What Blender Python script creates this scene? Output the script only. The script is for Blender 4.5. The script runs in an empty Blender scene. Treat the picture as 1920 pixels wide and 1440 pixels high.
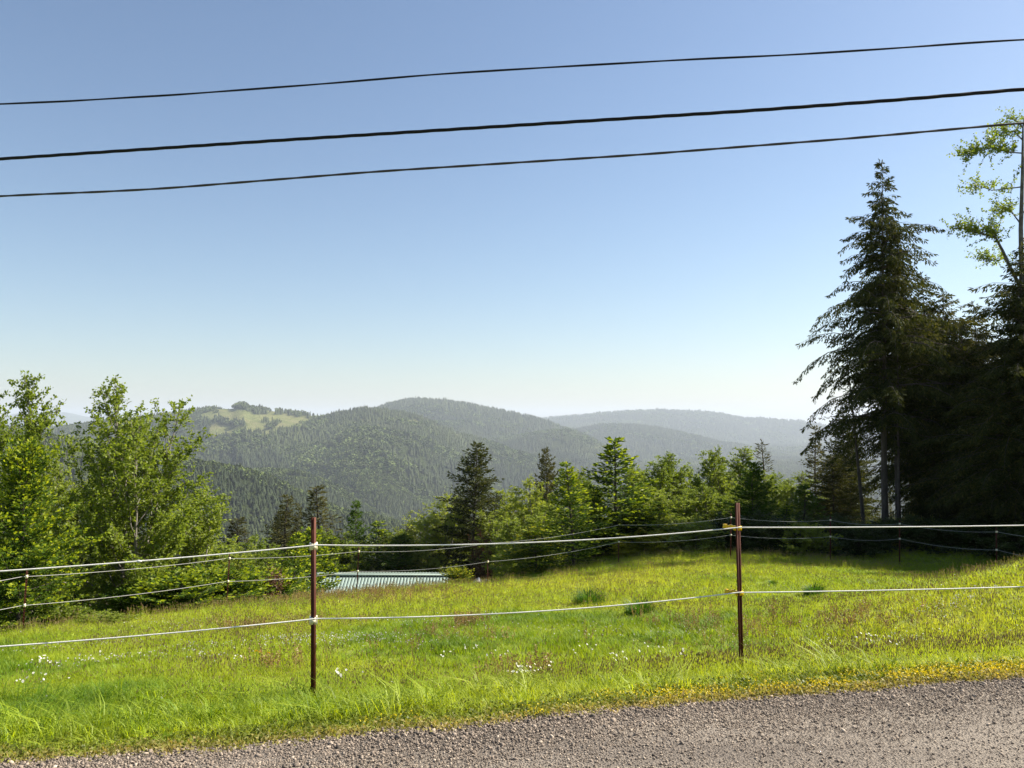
import bpy, math, random
import numpy as np
from mathutils import Vector, Matrix

# ------------------------------------------------------------------ camera, sky, sun, exposure
S = bpy.context.scene
COL = S.collection
F = 1493.0                      # focal length in pixels of the 1920 px wide photograph
PITCH = math.atan(70.0 / F)
EYE = 1.6
cam = bpy.data.cameras.new('camera'); camo = bpy.data.objects.new('camera', cam); COL.objects.link(camo)
cam.sensor_width = 36.0; cam.lens = 36.0 * F / 1920.0
cam.clip_start = 0.05; cam.clip_end = 60000
camo.location = (0, 0, EYE); camo.rotation_euler = (math.pi / 2 + PITCH, 0, 0)
S.camera = camo

SUN_AZ = math.radians(70)       # clockwise from the view direction (+Y): the sun stands to the right
SUN_EL = math.radians(42)
world = bpy.data.worlds.new('World'); S.world = world; world.use_nodes = True
wn = world.node_tree; wn.nodes.clear()
sky = wn.nodes.new('ShaderNodeTexSky'); sky.sky_type = 'NISHITA'; sky.sun_disc = False
sky.sun_elevation = SUN_EL; sky.sun_rotation = SUN_AZ
sky.altitude = 300; sky.air_density = 1.1; sky.dust_density = 0.9; sky.ozone_density = 2.5
bg = wn.nodes.new('ShaderNodeBackground'); bg.inputs['Strength'].default_value = 0.064
wo = wn.nodes.new('ShaderNodeOutputWorld')
wn.links.new(sky.outputs[0], bg.inputs[0]); wn.links.new(bg.outputs[0], wo.inputs[0])
sl = bpy.data.lights.new('sun', 'SUN'); sl.energy = 5.0; sl.angle = math.radians(0.53); sl.color = (1.0, 0.93, 0.82)
so = bpy.data.objects.new('sun', sl); COL.objects.link(so)
sd = Vector((math.sin(SUN_AZ) * math.cos(SUN_EL), math.cos(SUN_AZ) * math.cos(SUN_EL), math.sin(SUN_EL)))
so.location = sd * 60; so.rotation_euler = sd.to_track_quat('Z', 'Y').to_euler()
S.view_settings.view_transform = 'Standard'; S.view_settings.look = 'None'
S.view_settings.gamma = 1.0; S.view_settings.use_curve_mapping = False
S.view_settings.exposure = 1.2
try:
    S.cycles.use_denoising = True
    S.cycles.max_bounces = 8; S.cycles.diffuse_bounces = 3; S.cycles.transmission_bounces = 4
    S.cycles.volume_bounces = 0
except Exception:
    pass

# ------------------------------------------------------------------ helpers
cp_, sp_ = math.cos(PITCH), math.sin(PITCH)
def ray(px, py):
    """direction of the photograph's pixel, scaled to y = 1"""
    a = (px - 960.0) / F; b = (720.0 - py) / F
    y = cp_ - b * sp_; z = sp_ + b * cp_
    return a / y, z / y
def at(px, py, Y):
    u, v = ray(px, py)
    return Vector((u * Y, Y, EYE + v * Y))

def sstep(a, b, x):
    t = np.clip((x - a) / (b - a), 0, 1); return t * t * (3 - 2 * t)
def _hash(ix, iy, seed):
    h = (ix.astype(np.int64) * 374761393 + iy.astype(np.int64) * 668265263 + seed * 974711) & 0xffffffff
    h = ((h ^ (h >> 13)) * 1274126177) & 0xffffffff
    return ((h ^ (h >> 16)) & 0xffff) / 65535.0
def vnoise(x, y, seed=0):
    x = np.asarray(x, float); y = np.asarray(y, float)
    ix = np.floor(x); iy = np.floor(y); fx = x - ix; fy = y - iy
    fx = fx * fx * (3 - 2 * fx); fy = fy * fy * (3 - 2 * fy)
    a = _hash(ix, iy, seed); b = _hash(ix + 1, iy, seed); c = _hash(ix, iy + 1, seed); d = _hash(ix + 1, iy + 1, seed)
    return (a * (1 - fx) + b * fx) * (1 - fy) + (c * (1 - fx) + d * fx) * fy
def fbm(x, y, scale, octv=4, seed=0, gain=.5):
    s = 0; amp = 1; tot = 0
    for o in range(octv):
        s = s + amp * vnoise(np.asarray(x) / scale, np.asarray(y) / scale, seed + o * 17); tot += amp
        amp *= gain; scale *= .5
    return s / tot

def tag(o, label=None, cat=None, group=None, kind=None):
    if label: o['label'] = label
    if cat: o['category'] = cat
    if group: o['group'] = group
    if kind: o['kind'] = kind
    return o
def link(name, data, parent=None, mats=()):
    o = bpy.data.objects.new(name, data); COL.objects.link(o)
    if parent: o.parent = parent
    for m in mats:
        if m.name not in [x.name for x in data.materials if x]: data.materials.append(m)
    return o
def empty(name, loc, rz=0.0):
    o = bpy.data.objects.new(name, None); COL.objects.link(o); o.location = loc; o.rotation_euler = (0, 0, rz)
    o.empty_display_size = .2
    return o

def mesh_np(name, V, quads=None, tris=None, var=None, mi_q=None, mi_t=None, smooth=False):
    V = np.asarray(V, np.float32).reshape(-1, 3)
    q = np.zeros((0, 4), int) if quads is None else np.asarray(quads, int).reshape(-1, 4)
    t = np.zeros((0, 3), int) if tris is None else np.asarray(tris, int).reshape(-1, 3)
    me = bpy.data.meshes.new(name)
    me.vertices.add(len(V)); me.vertices.foreach_set('co', V.ravel())
    loops = np.concatenate([q.ravel(), t.ravel()]).astype(np.int32)
    tot = np.concatenate([np.full(len(q), 4), np.full(len(t), 3)]).astype(np.int32)
    st = np.concatenate([[0], np.cumsum(tot)[:-1]]).astype(np.int32) if len(tot) else np.zeros(0, np.int32)
    me.loops.add(len(loops)); me.loops.foreach_set('vertex_index', loops)
    me.polygons.add(len(tot)); me.polygons.foreach_set('loop_start', st); me.polygons.foreach_set('loop_total', tot)
    mi = np.concatenate([np.zeros(len(q), int) if mi_q is None else np.asarray(mi_q), np.zeros(len(t), int) if mi_t is None else np.asarray(mi_t)]).astype(np.int32)
    me.polygons.foreach_set('material_index', mi)
    if smooth: me.polygons.foreach_set('use_smooth', np.ones(len(tot), bool))
    me.update(calc_edges=True)
    if var is not None:
        a = me.attributes.new('var', 'FLOAT', 'POINT'); a.data.foreach_set('value', np.asarray(var, np.float32))
    return me

class Acc:
    """collects tubes, boxes and leaves into one mesh"""
    def __init__(s): s.V = []; s.Q = []; s.T = []; s.var = []; s.mq = []; s.mt = []; s.n = 0
    def add(s, V, Q=None, T=None, var=0.5, mat=0):
        V = np.asarray(V, float).reshape(-1, 3)
        if Q is not None and len(Q): Q = np.asarray(Q, int).reshape(-1, 4); s.Q.append(Q + s.n); s.mq.append(np.full(len(Q), mat))
        if T is not None and len(T): T = np.asarray(T, int).reshape(-1, 3); s.T.append(T + s.n); s.mt.append(np.full(len(T), mat))
        s.V.append(V); s.var.append(np.broadcast_to(np.asarray(var, float), (len(V),)).copy()); s.n += len(V)
    def tube(s, P, R, sides=6, var=.5, mat=0, cap=True):
        P = np.asarray(P, float); n = len(P); R = np.broadcast_to(np.asarray(R, float), (n,))
        T = np.gradient(P, axis=0); T /= (np.linalg.norm(T, axis=1, keepdims=True) + 1e-9)
        ref = np.array([0, 0, 1.0]) if abs(T[0, 2]) < .9 else np.array([1.0, 0, 0])
        A = np.cross(T, ref); A /= (np.linalg.norm(A, axis=1, keepdims=True) + 1e-9); B = np.cross(T, A)
        ang = np.linspace(0, 2 * np.pi, sides, endpoint=False)
        ring = P[:, None, :] + R[:, None, None] * (np.cos(ang)[None, :, None] * A[:, None, :] + np.sin(ang)[None, :, None] * B[:, None, :])
        i = np.arange(n - 1)[:, None] * sides; k = np.arange(sides)[None, :]; k2 = (k + 1) % sides
        Q = np.stack([i + k, i + k2, i + sides + k2, i + sides + k], -1).reshape(-1, 4)
        V = ring.reshape(-1, 3); Tt = None
        if cap:
            V = np.concatenate([V, P[:1], P[-1:]]); c0 = n * sides; kk = np.arange(sides); k2 = (kk + 1) % sides
            Tt = np.concatenate([np.stack([k2, kk, np.full(sides, c0)], -1), np.stack([kk + (n - 1) * sides, k2 + (n - 1) * sides, np.full(sides, c0 + 1)], -1)])
        s.add(V, Q, Tt, var, mat)
    def box(s, lo, hi, var=.5, mat=0, M=None):
        x0, y0, z0 = lo; x1, y1, z1 = hi
        V = np.array([(x0, y0, z0), (x1, y0, z0), (x1, y1, z0), (x0, y1, z0), (x0, y0, z1), (x1, y0, z1), (x1, y1, z1), (x0, y1, z1)], float)
        if M is not None: V = np.array([tuple(M @ Vector(v)) for v in V])
        s.add(V, [(0, 3, 2, 1), (4, 5, 6, 7), (0, 1, 5, 4), (1, 2, 6, 5), (2, 3, 7, 6), (3, 0, 4, 7)], None, var, mat)
    def leaves(s, P, D, L, W, rng, var=None, mat=0, up=None):
        """rhombic leaves from base P along D"""
        P = np.asarray(P, float); n = len(P)
        if n == 0: return
        D = np.asarray(D, float); D = D / (np.linalg.norm(D, axis=1, keepdims=True) + 1e-9)
        rnd = rng.normal(size=(n, 3))
        if up is not None: rnd = rnd * (1 - up) + np.array([0, 0, 1.0]) * up * 2
        N = rnd - (rnd * D).sum(1, keepdims=True) * D; N /= (np.linalg.norm(N, axis=1, keepdims=True) + 1e-9)
        Sd = np.cross(D, N)
        L = np.broadcast_to(np.asarray(L, float), (n,))[:, None]; W = np.broadcast_to(np.asarray(W, float), (n,))[:, None]
        V = np.stack([P, P + D * L * .5 + Sd * W * .5 - N * W * .12, P + D * L, P + D * L * .5 - Sd * W * .5 - N * W * .12], 1)
        Q = np.arange(4 * n).reshape(n, 4)
        v = rng.random(n) if var is None else np.broadcast_to(np.asarray(var, float), (n,))
        s.add(V.reshape(-1, 3), Q, None, np.repeat(v, 4), mat)
    def mesh(s, name, smooth=False):
        return mesh_np(name, np.concatenate(s.V), np.concatenate(s.Q) if s.Q else None, np.concatenate(s.T) if s.T else None,
                       np.concatenate(s.var), np.concatenate(s.mq) if s.mq else None, np.concatenate(s.mt) if s.mt else None, smooth)

# ------------------------------------------------------------------ materials
def N(nt, t, **kw):
    n = nt.nodes.new(t)
    for k, v in kw.items(): setattr(n, k, v)
    return n
def mat_base(name):
    m = bpy.data.materials.new(name); m.use_nodes = True; nt = m.node_tree; nt.nodes.clear()
    return m, nt, N(nt, 'ShaderNodeOutputMaterial')
def ramp(nt, stops):
    r = N(nt, 'ShaderNodeValToRGB'); e = r.color_ramp.elements
    while len(e) < len(stops): e.new(.5)
    for el, (p, c) in zip(e, stops): el.position = p; el.color = (*c, 1)
    return r
def leaf_mat(name, stops, transl=.45, tcol=(1.2, 1.15, .55), rough=.5, spec=.25, rand=.35):
    """two sided foliage: base colour from a per-leaf value and a per-tree random, light shining through"""
    m, nt, out = mat_base(name)
    at_ = N(nt, 'ShaderNodeAttribute', attribute_name='var'); oi = N(nt, 'ShaderNodeObjectInfo')
    mx = N(nt, 'ShaderNodeMath', operation='MULTIPLY_ADD'); mx.inputs[1].default_value = 1 - rand
    m2 = N(nt, 'ShaderNodeMath', operation='MULTIPLY'); m2.inputs[1].default_value = rand
    nt.links.new(oi.outputs['Random'], m2.inputs[0]); nt.links.new(at_.outputs['Fac'], mx.inputs[0]); nt.links.new(m2.outputs[0], mx.inputs[2])
    r = ramp(nt, stops); nt.links.new(mx.outputs[0], r.inputs[0])
    p = N(nt, 'ShaderNodeBsdfPrincipled'); p.inputs['Roughness'].default_value = rough; p.inputs['Specular IOR Level'].default_value = spec
    nt.links.new(r.outputs[0], p.inputs['Base Color'])
    tm = N(nt, 'ShaderNodeMix', data_type='RGBA', blend_type='MULTIPLY'); tm.inputs[0].default_value = 1; tm.inputs[7].default_value = (*tcol, 1)
    nt.links.new(r.outputs[0], tm.inputs[6])
    t = N(nt, 'ShaderNodeBsdfTranslucent'); nt.links.new(tm.outputs[2], t.inputs[0])
    mix = N(nt, 'ShaderNodeMixShader'); mix.inputs[0].default_value = transl
    nt.links.new(p.outputs[0], mix.inputs[1]); nt.links.new(t.outputs[0], mix.inputs[2]); nt.links.new(mix.outputs[0], out.inputs[0])
    return m
def surf_mat(name, stops, scale=5.0, rough=.8, detail=6, bump=0.0, bscale=None, spec=.3, stretch=(1, 1, 1), metal=0.0, gen='Object'):
    m, nt, out = mat_base(name)
    tc = N(nt, 'ShaderNodeTexCoord'); mp = N(nt, 'ShaderNodeMapping'); mp.inputs['Scale'].default_value = stretch
    nt.links.new(tc.outputs[gen], mp.inputs[0])
    nz = N(nt, 'ShaderNodeTexNoise'); nz.inputs['Scale'].default_value = scale; nz.inputs['Detail'].default_value = detail; nz.inputs['Roughness'].default_value = .65
    nt.links.new(mp.outputs[0], nz.inputs['Vector'])
    r = ramp(nt, stops); nt.links.new(nz.outputs[0], r.inputs[0])
    p = N(nt, 'ShaderNodeBsdfPrincipled'); p.inputs['Roughness'].default_value = rough; p.inputs['Specular IOR Level'].default_value = spec; p.inputs['Metallic'].default_value = metal
    nt.links.new(r.outputs[0], p.inputs['Base Color'])
    if bump:
        nb = N(nt, 'ShaderNodeTexNoise'); nb.inputs['Scale'].default_value = bscale or scale * 3; nb.inputs['Detail'].default_value = 8
        nt.links.new(mp.outputs[0], nb.inputs['Vector'])
        b = N(nt, 'ShaderNodeBump'); b.inputs['Strength'].default_value = bump; b.inputs['Distance'].default_value = .02
        nt.links.new(nb.outputs[0], b.inputs['Height']); nt.links.new(b.outputs[0], p.inputs['Normal'])
    nt.links.new(p.outputs[0], out.inputs[0])
    return m
def inst_mat(name, a, b, c, transl=.4, tcol=(1.25, 1.15, .5), rough=.5):
    """stuff on instances: per-instance 'tint' moves a to b (to c above 1), per-leaf var lightens a little"""
    m, nt, out = mat_base(name)
    ti = N(nt, 'ShaderNodeAttribute', attribute_name='tint', attribute_type='INSTANCER')
    va = N(nt, 'ShaderNodeAttribute', attribute_name='var')
    oi = N(nt, 'ShaderNodeObjectInfo')
    s1 = N(nt, 'ShaderNodeMath', operation='MULTIPLY_ADD'); s1.inputs[1].default_value = .22; s1.inputs[2].default_value = -.11; nt.links.new(va.outputs['Fac'], s1.inputs[0])
    s2 = N(nt, 'ShaderNodeMath', operation='ADD'); nt.links.new(s1.outputs[0], s2.inputs[0]); nt.links.new(ti.outputs['Fac'], s2.inputs[1])
    r = ramp(nt, [(0, a), (.5, b), (1, c)]); nt.links.new(s2.outputs[0], r.inputs[0])
    hv = N(nt, 'ShaderNodeHueSaturation'); mr = N(nt, 'ShaderNodeMapRange'); mr.inputs[3].default_value = .72; mr.inputs[4].default_value = 1.28
    nt.links.new(oi.outputs['Random'], mr.inputs[0]); nt.links.new(mr.outputs[0], hv.inputs['Value']); nt.links.new(r.outputs[0], hv.inputs['Color'])
    p = N(nt, 'ShaderNodeBsdfPrincipled'); p.inputs['Roughness'].default_value = rough; p.inputs['Specular IOR Level'].default_value = .25
    nt.links.new(hv.outputs[0], p.inputs['Base Color'])
    if transl > 0:
        tm = N(nt, 'ShaderNodeMix', data_type='RGBA', blend_type='MULTIPLY'); tm.inputs[0].default_value = 1; tm.inputs[7].default_value = (*tcol, 1)
        nt.links.new(hv.outputs[0], tm.inputs[6])
        t = N(nt, 'ShaderNodeBsdfTranslucent'); nt.links.new(tm.outputs[2], t.inputs[0])
        mix = N(nt, 'ShaderNodeMixShader'); mix.inputs[0].default_value = transl
        nt.links.new(p.outputs[0], mix.inputs[1]); nt.links.new(t.outputs[0], mix.inputs[2]); nt.links.new(mix.outputs[0], out.inputs[0])
    else:
        nt.links.new(p.outputs[0], out.inputs[0])
    return m

M_ALDER = leaf_mat('alder_leaves', [(0, (.09, .135, .014)), (.55, (.2, .265, .026)), (1, (.31, .36, .055))], .52)
M_ALDER2 = leaf_mat('willow_leaves', [(0, (.12, .16, .022)), (.55, (.26, .31, .042)), (1, (.36, .4, .07))], .55)
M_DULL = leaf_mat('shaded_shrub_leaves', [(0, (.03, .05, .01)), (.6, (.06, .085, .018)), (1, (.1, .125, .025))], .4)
M_SPRUCE = leaf_mat('spruce_needles', [(0, (.03, .06, .01)), (.6, (.07, .125, .016)), (1, (.115, .175, .022))], .4, rough=.75, spec=.08)
M_SHOOT = leaf_mat('spruce_new_shoots', [(0, (.19, .25, .014)), (.6, (.29, .35, .02)), (1, (.4, .43, .03))], .52)
M_HEM = leaf_mat('hemlock_needles', [(0, (.02, .03, .009)), (.6, (.06, .068, .018)), (1, (.17, .145, .04))], .35, rough=.75, spec=.08)
M_CEDAR = leaf_mat('cedar_sprays', [(0, (.045, .05, .018)), (.6, (.09, .088, .032)), (1, (.15, .13, .05))], .35, rough=.75, spec=.08)
M_RED = leaf_mat('withered_leaves', [(0, (.07, .035, .02)), (.6, (.13, .065, .035)), (1, (.2, .11, .06))], .3, (1.1, .9, .7))
M_YEL = leaf_mat('yellow_green_shoots', [(0, (.2, .21, .014)), (.6, (.3, .3, .02)), (1, (.4, .37, .03))], .5)
M_BARK = surf_mat('alder_bark', [(.3, (.10, .085, .065)), (.6, (.24, .215, .18)), (.8, (.42, .4, .36))], 6, .85, bump=.4, stretch=(1, 1, .4))
M_BARKG = surf_mat('mottled_grey_bark', [(.3, (.05, .045, .04)), (.55, (.13, .12, .11)), (.75, (.26, .25, .23))], 3.5, .9, bump=.4)
M_BARKD = surf_mat('conifer_bark', [(.3, (.035, .027, .021)), (.6, (.088, .07, .056)), (.85, (.16, .135, .11))], 8, .9, bump=.6, stretch=(1, 1, .25))

# ------------------------------------------------------------------ the shape of the ground
def _tps_fit(P, lam=.02):
    n = len(P); X = P[:, :2]
    d2 = ((X[:, None] - X[None]) ** 2).sum(-1); K = .5 * d2 * np.log(d2 + 1e-12)
    A = np.zeros((n + 3, n + 3)); A[:n, :n] = K + lam * np.eye(n); A[:n, n] = 1; A[:n, n + 1:] = X; A[n, :n] = 1; A[n + 1:, :n] = X.T
    return np.linalg.solve(A, np.concatenate([P[:, 2], np.zeros(3)]))
_g = []
def gp(px, py, Y): p = at(px, py, Y); _g.append((p.x, p.y, p.z - (.1 + .12 * min(1, max(0, (Y - 7) / 8)) if Y > 7 else .07)))
for x in (-6, -3, 0, 3, 6, 10):
    _g.append((x, 4.34 + .227 * x if x < 6 else 5.6, 0.0)); _g.append((x, 2.2 if x > -5 else 1.6, 0.0)); _g.append((x, -4, .05)); _g.append((x, -12, .2))
for a in [(587, 1303, 6.05), (1390, 1250, 6.7), (0, 1359, 4.9), (0, 1265, 7.5), (0, 1212, 10.8), (42, 1170, 15.6), (427, 1130, 20.5), (669, 1106, 23.5), (750, 1096, 24.2), (830, 1087, 24.7), (1266, 1014, 31), (1185, 1028, 30), (1400, 1018, 31), (1500, 1025, 30.5),
          (914, 1087, 25), (1160, 1045, 27), (1370, 1036, 27), (1557, 1040, 27.5), (1690, 1052, 26.5), (960, 1270, 7.2), (960, 1160, 12), (960, 1110, 18),
          (1300, 1160, 11), (1300, 1100, 17), (1300, 1062, 22), (1650, 1185, 9.3), (1650, 1110, 14), (1650, 1066, 22), (1900, 1200, 7.5), (1900, 1100, 9.8), (1900, 1044, 12),
          (300, 1180, 12.5), (600, 1150, 14), (500, 1220, 9)]: gp(*a)
_g += [(9, 15, -1.3), (12, 20, -2.5), (16, 26, -3.0), (13, 12, -.2), (20, 18, -1.2), (26, 26, -2.2), (-14, 14, -3.0), (-12, 20, -4.2), (-12, 27, -6.2), (-10, 35, -8), (-3, 40, -7.7), (-8, 40, -8.2),
       (-8, 47, -10.8), (-3, 48, -10.8), (-10, 57, -12.6), (-2, 58, -12.6), (6, 37, -5.2), (14.6, 32, -2.6), (20, 33, -2.7), (12, 38, -4.6), (8, 50, -10), (20, 50, -7), (30, 40, -3), (-22, 30, -7), (-22, 12, -3.2), (26, 5, .6), (-20, 3, -.8)]
_G = np.array(_g); _W = _tps_fit(_G)
def near_z(x, y):
    x = np.asarray(x, float); y = np.asarray(y, float); sh = np.broadcast(x, y).shape
    xx = np.broadcast_to(x, sh).ravel(); yy = np.broadcast_to(y, sh).ravel(); out = np.zeros(len(xx))
    for i in range(0, len(xx), 20000):
        a = xx[i:i + 20000]; b = yy[i:i + 20000]
        d2 = (a[:, None] - _G[None, :, 0]) ** 2 + (b[:, None] - _G[None, :, 1]) ** 2
        out[i:i + 20000] = (.5 * d2 * np.log(d2 + 1e-12)) @ _W[:-3] + _W[-3] + _W[-2] * a + _W[-1] * b
    return out.reshape(sh)

# ridges: crest line in the photograph (px, py), its distance, slope towards us, slope behind, spur relief, tree height on the crest
RIDGES = [
 dict(D=1350, sf=.36, sb=.3, amp=22, c=[(-500, 790), (0, 806), (120, 822), (250, 855), (390, 873), (450, 882), (500, 897), (550, 920), (600, 943), (650, 962), (700, 970), (760, 988), (820, 1015), (900, 1070), (1000, 1150), (2400, 1300)]),
 dict(D=2100, sf=.34, sb=.2, amp=20, c=[(-500, 900), (420, 892), (500, 884), (560, 888), (620, 908), (680, 948), (720, 972), (800, 1015), (900, 1080), (2400, 1200)]),
 dict(D=4000, sf=.2, sb=.25, amp=105, c=[(-500, 820), (-200, 808), (0, 806), (130, 803), (200, 794), (260, 788), (330, 777), (400, 767), (436, 766), (447, 760), (459, 759), (468, 765), (520, 772), (560, 777), (615, 783), (650, 775), (690, 767), (740, 774), (790, 785), (830, 804), (870, 818), (910, 829), (960, 848), (1010, 860), (1060, 880), (1110, 905), (1300, 985), (2400, 1100)]),
 dict(D=4900, sf=.22, sb=.2, amp=75, c=[(-500, 1000), (780, 860), (880, 832), (960, 821), (1000, 813), (1040, 808), (1065, 809), (1100, 819), (1130, 835), (1170, 856), (1250, 892), (1400, 950), (2400, 1000)]),
 dict(D=6200, sf=.2, sb=.2, amp=95, c=[(-500, 860), (500, 800), (640, 790), (700, 771), (725, 761), (750, 754), (780, 751), (830, 754), (880, 761), (920, 769), (960, 777), (1000, 786), (1040, 799), (1075, 809), (1100, 818), (1150, 850), (1300, 900), (2400, 950)]),
 dict(D=7400, sf=.2, sb=.2, amp=70, c=[(-500, 900), (950, 840), (1040, 812), (1080, 807), (1120, 800), (1150, 798), (1200, 800), (1250, 808), (1300, 818), (1350, 831), (1400, 838), (1450, 846), (1500, 858), (1560, 873), (1700, 890), (2400, 900)]),
 dict(D=11500, sf=.16, sb=.15, amp=70, c=[(-500, 850), (700, 830), (950, 800), (1030, 787), (1080, 782), (1130, 777), (1180, 774), (1240, 772), (1300, 774), (1350, 777), (1400, 787), (1450, 788), (1500, 792), (1560, 799), (1620, 801), (1800, 803), (2400, 800)]),
 dict(D=20000, sf=.12, sb=.1, amp=60, c=[(-600, 788), (-150, 775), (0, 779), (55, 770), (90, 774), (122, 771), (160, 780), (210, 786), (300, 792), (500, 800), (2400, 815)]),
]
for R_ in RIDGES:
    c = [ray(*p) for p in R_['c']]; R_['u'] = np.array([a for a, b in c]); R_['v'] = np.array([b for a, b in c])
def ridge_z(k, x, y):
    R_ = RIDGES[k]; yy = np.maximum(y, 1.0); u = x / yy
    D = R_['D'] * (1 + .10 * (fbm(u * 10 + k * 7, u * 0 + k, 1.5, 2, 5 + k) - .5))
    v = np.interp(u, R_['u'], R_['v']); zc = EYE + v * D
    d = y - D
    fr = np.where(d < 0, -d * R_['sf'], d * R_['sb'])
    away = sstep(0, .28 * R_['D'], np.abs(d))
    spur = (np.abs(fbm(x, y, R_['D'] * .16, 4, 31 + k) - .5) * 2 - .3)
    z = zc - fr * (.55 + .45 * sstep(0, .12 * R_['D'], np.abs(d))) - R_['amp'] * 2.2 * spur * away
    return z + (fbm(x, y, 60, 3, 77) - .5) * 10 * np.clip(R_['D'] / 4000, .5, 1.5)
def ground_z(x, y):
    x = np.asarray(x, float); y = np.asarray(y, float)
    r = np.hypot(x, y)
    w = sstep(40, 75, r) * sstep(5, 30, y)
    zb = np.maximum(-3.5 - .235 * (np.maximum(y, 0) - 30) + .05 * np.clip(x, -100, 100) + (fbm(x, y, 70, 4, 3) - .5) * 10 * sstep(50, 200, r), -300 + (fbm(x, y, 500, 3, 9) - .5) * 60)
    for k in range(len(RIDGES)):
        sel = r > 200
        if np.any(sel):
            zz = np.where(sel, ridge_z(k, x, y), -1e9); zb = np.maximum(zb, np.where(r < 420, zz - (420 - r) * 1.2, zz))
    near = r < 80
    zn = np.zeros_like(zb)
    if np.any(near): zn[near] = near_z(x[near], y[near])
    return zn * (1 - w) + zb * w
def gz(x, y): return float(ground_z(np.array([float(x)]), np.array([float(y)]))[0])
def hit(px, py, y0=3.2, y1=40):
    """where the photograph's pixel meets the meadow"""
    u, v = ray(px, py); Y = np.linspace(y0, y1, 800); d = EYE + v * Y - near_z(u * Y, Y) - .07 * np.clip((Y - 6) / 6, 0, 2)
    i = np.argmax(d < 0) if np.any(d < 0) else len(Y) - 1
    return Vector((u * Y[i], Y[i], float(near_z(u * Y[i], Y[i]))))

# the road edge wanders a little; positive on the road
def road_edge(x): return 4.34 + .227 * x + .34 * (fbm(x, np.asarray(x) * 0 + 3.3, 1.1, 4, 12) - .5) + .05 * (vnoise(np.asarray(x) * 7, np.asarray(x) * 0, 4) - .5)

# meadow sheet: fine near the camera
def grid_mesh(name, xs, ys, zf, smooth=True):
    X, Y = np.meshgrid(xs, ys); Z = zf(X, Y); n, m = X.shape
    V = np.stack([X, Y, Z], -1).reshape(-1, 3)
    i = (np.arange(n - 1)[:, None] * m + np.arange(m - 1)[None]).ravel()
    return mesh_np(name, V, np.stack([i, i + 1, i + m + 1, i + m], -1), smooth=smooth)
M_SOIL = surf_mat('meadow_soil', [(.3, (.12, .15, .02)), (.55, (.2, .23, .03)), (.75, (.27, .24, .06))], 1.3, .95, bump=.5, bscale=30)
xs = np.concatenate([np.linspace(-70, -14, 30), np.linspace(-13.5, 13.5, 110), np.linspace(14, 70, 30)])
ys = np.concatenate([np.linspace(-40, 1.5, 20), np.linspace(1.7, 14, 80), np.linspace(14.4, 78, 80)])
meadow = tag(link('meadow_ground', grid_mesh('meadow_ground', xs, ys, ground_z), mats=[M_SOIL]), kind='structure')

# gravel road: its own sheet a few millimetres above the ground
def road_mat():
    m, nt, out = mat_base('gravel_road')
    tc = N(nt, 'ShaderNodeTexCoord')
    n1 = N(nt, 'ShaderNodeTexNoise'); n1.inputs['Scale'].default_value = 1.1; n1.inputs['Detail'].default_value = 5
    n2 = N(nt, 'ShaderNodeTexNoise'); n2.inputs['Scale'].default_value = 45; n2.inputs['Detail'].default_value = 8; n2.inputs['Roughness'].default_value = .75
    vo = N(nt, 'ShaderNodeTexVoronoi'); vo.inputs['Scale'].default_value = 90
    mp = N(nt, 'ShaderNodeMapping'); mp.inputs['Rotation'].default_value = (0, 0, -.223); mp.inputs['Scale'].default_value = (.28, 1.5, 1)
    nt.links.new(tc.outputs['Object'], mp.inputs[0]); nt.links.new(mp.outputs[0], n1.inputs['Vector'])
    for n in (n2, vo): nt.links.new(tc.outputs['Object'], n.inputs['Vector'])
    r1 = ramp(nt, [(.35, (.19, .16, .13)), (.65, (.34, .29, .23))]); nt.links.new(n1.outputs[0], r1.inputs[0])
    r2 = ramp(nt, [(.3, (.3, .3, .32)), (.55, (1, 1, 1)), (.75, (1.45, 1.4, 1.3))]); nt.links.new(n2.outputs[0], r2.inputs[0])
    mx = N(nt, 'ShaderNodeMix', data_type='RGBA', blend_type='MULTIPLY'); mx.inputs[0].default_value = .7
    nt.links.new(r1.outputs[0], mx.inputs[6]); nt.links.new(r2.outputs[0], mx.inputs[7])
    p = N(nt, 'ShaderNodeBsdfPrincipled'); p.inputs['Roughness'].default_value = .95; p.inputs['Specular IOR Level'].default_value = .15
    nt.links.new(mx.outputs[2], p.inputs['Base Color'])
    b = N(nt, 'ShaderNodeBump'); b.inputs['Strength'].default_value = .9; b.inputs['Distance'].default_value = .012
    ad = N(nt, 'ShaderNodeMath', operation='ADD'); nt.links.new(n2.outputs[0], ad.inputs[0]); nt.links.new(vo.outputs['Distance'], ad.inputs[1])
    nt.links.new(ad.outputs[0], b.inputs['Height']); nt.links.new(b.outputs[0], p.inputs['Normal']); nt.links.new(p.outputs[0], out.inputs[0])
    return m
rx = np.linspace(-14, 14, 281); tt = np.linspace(0, 1, 40)
RX, TT = np.meshgrid(rx, tt); RY = (road_edge(RX) + .05) * (1 - TT) + (-9) * TT
RZ = ground_z(RX, RY) + .012 + (fbm(RX, RY, .5, 3, 8) - .5) * .012
n_, m_ = RX.shape; ii = (np.arange(n_ - 1)[:, None] * m_ + np.arange(m_ - 1)[None]).ravel()
road = tag(link('gravel_road', mesh_np('gravel_road', np.stack([RX, RY, RZ], -1).reshape(-1, 3), np.stack([ii + m_, ii + m_ + 1, ii + 1, ii], -1), smooth=True), mats=[road_mat()]), kind='structure')

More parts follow.
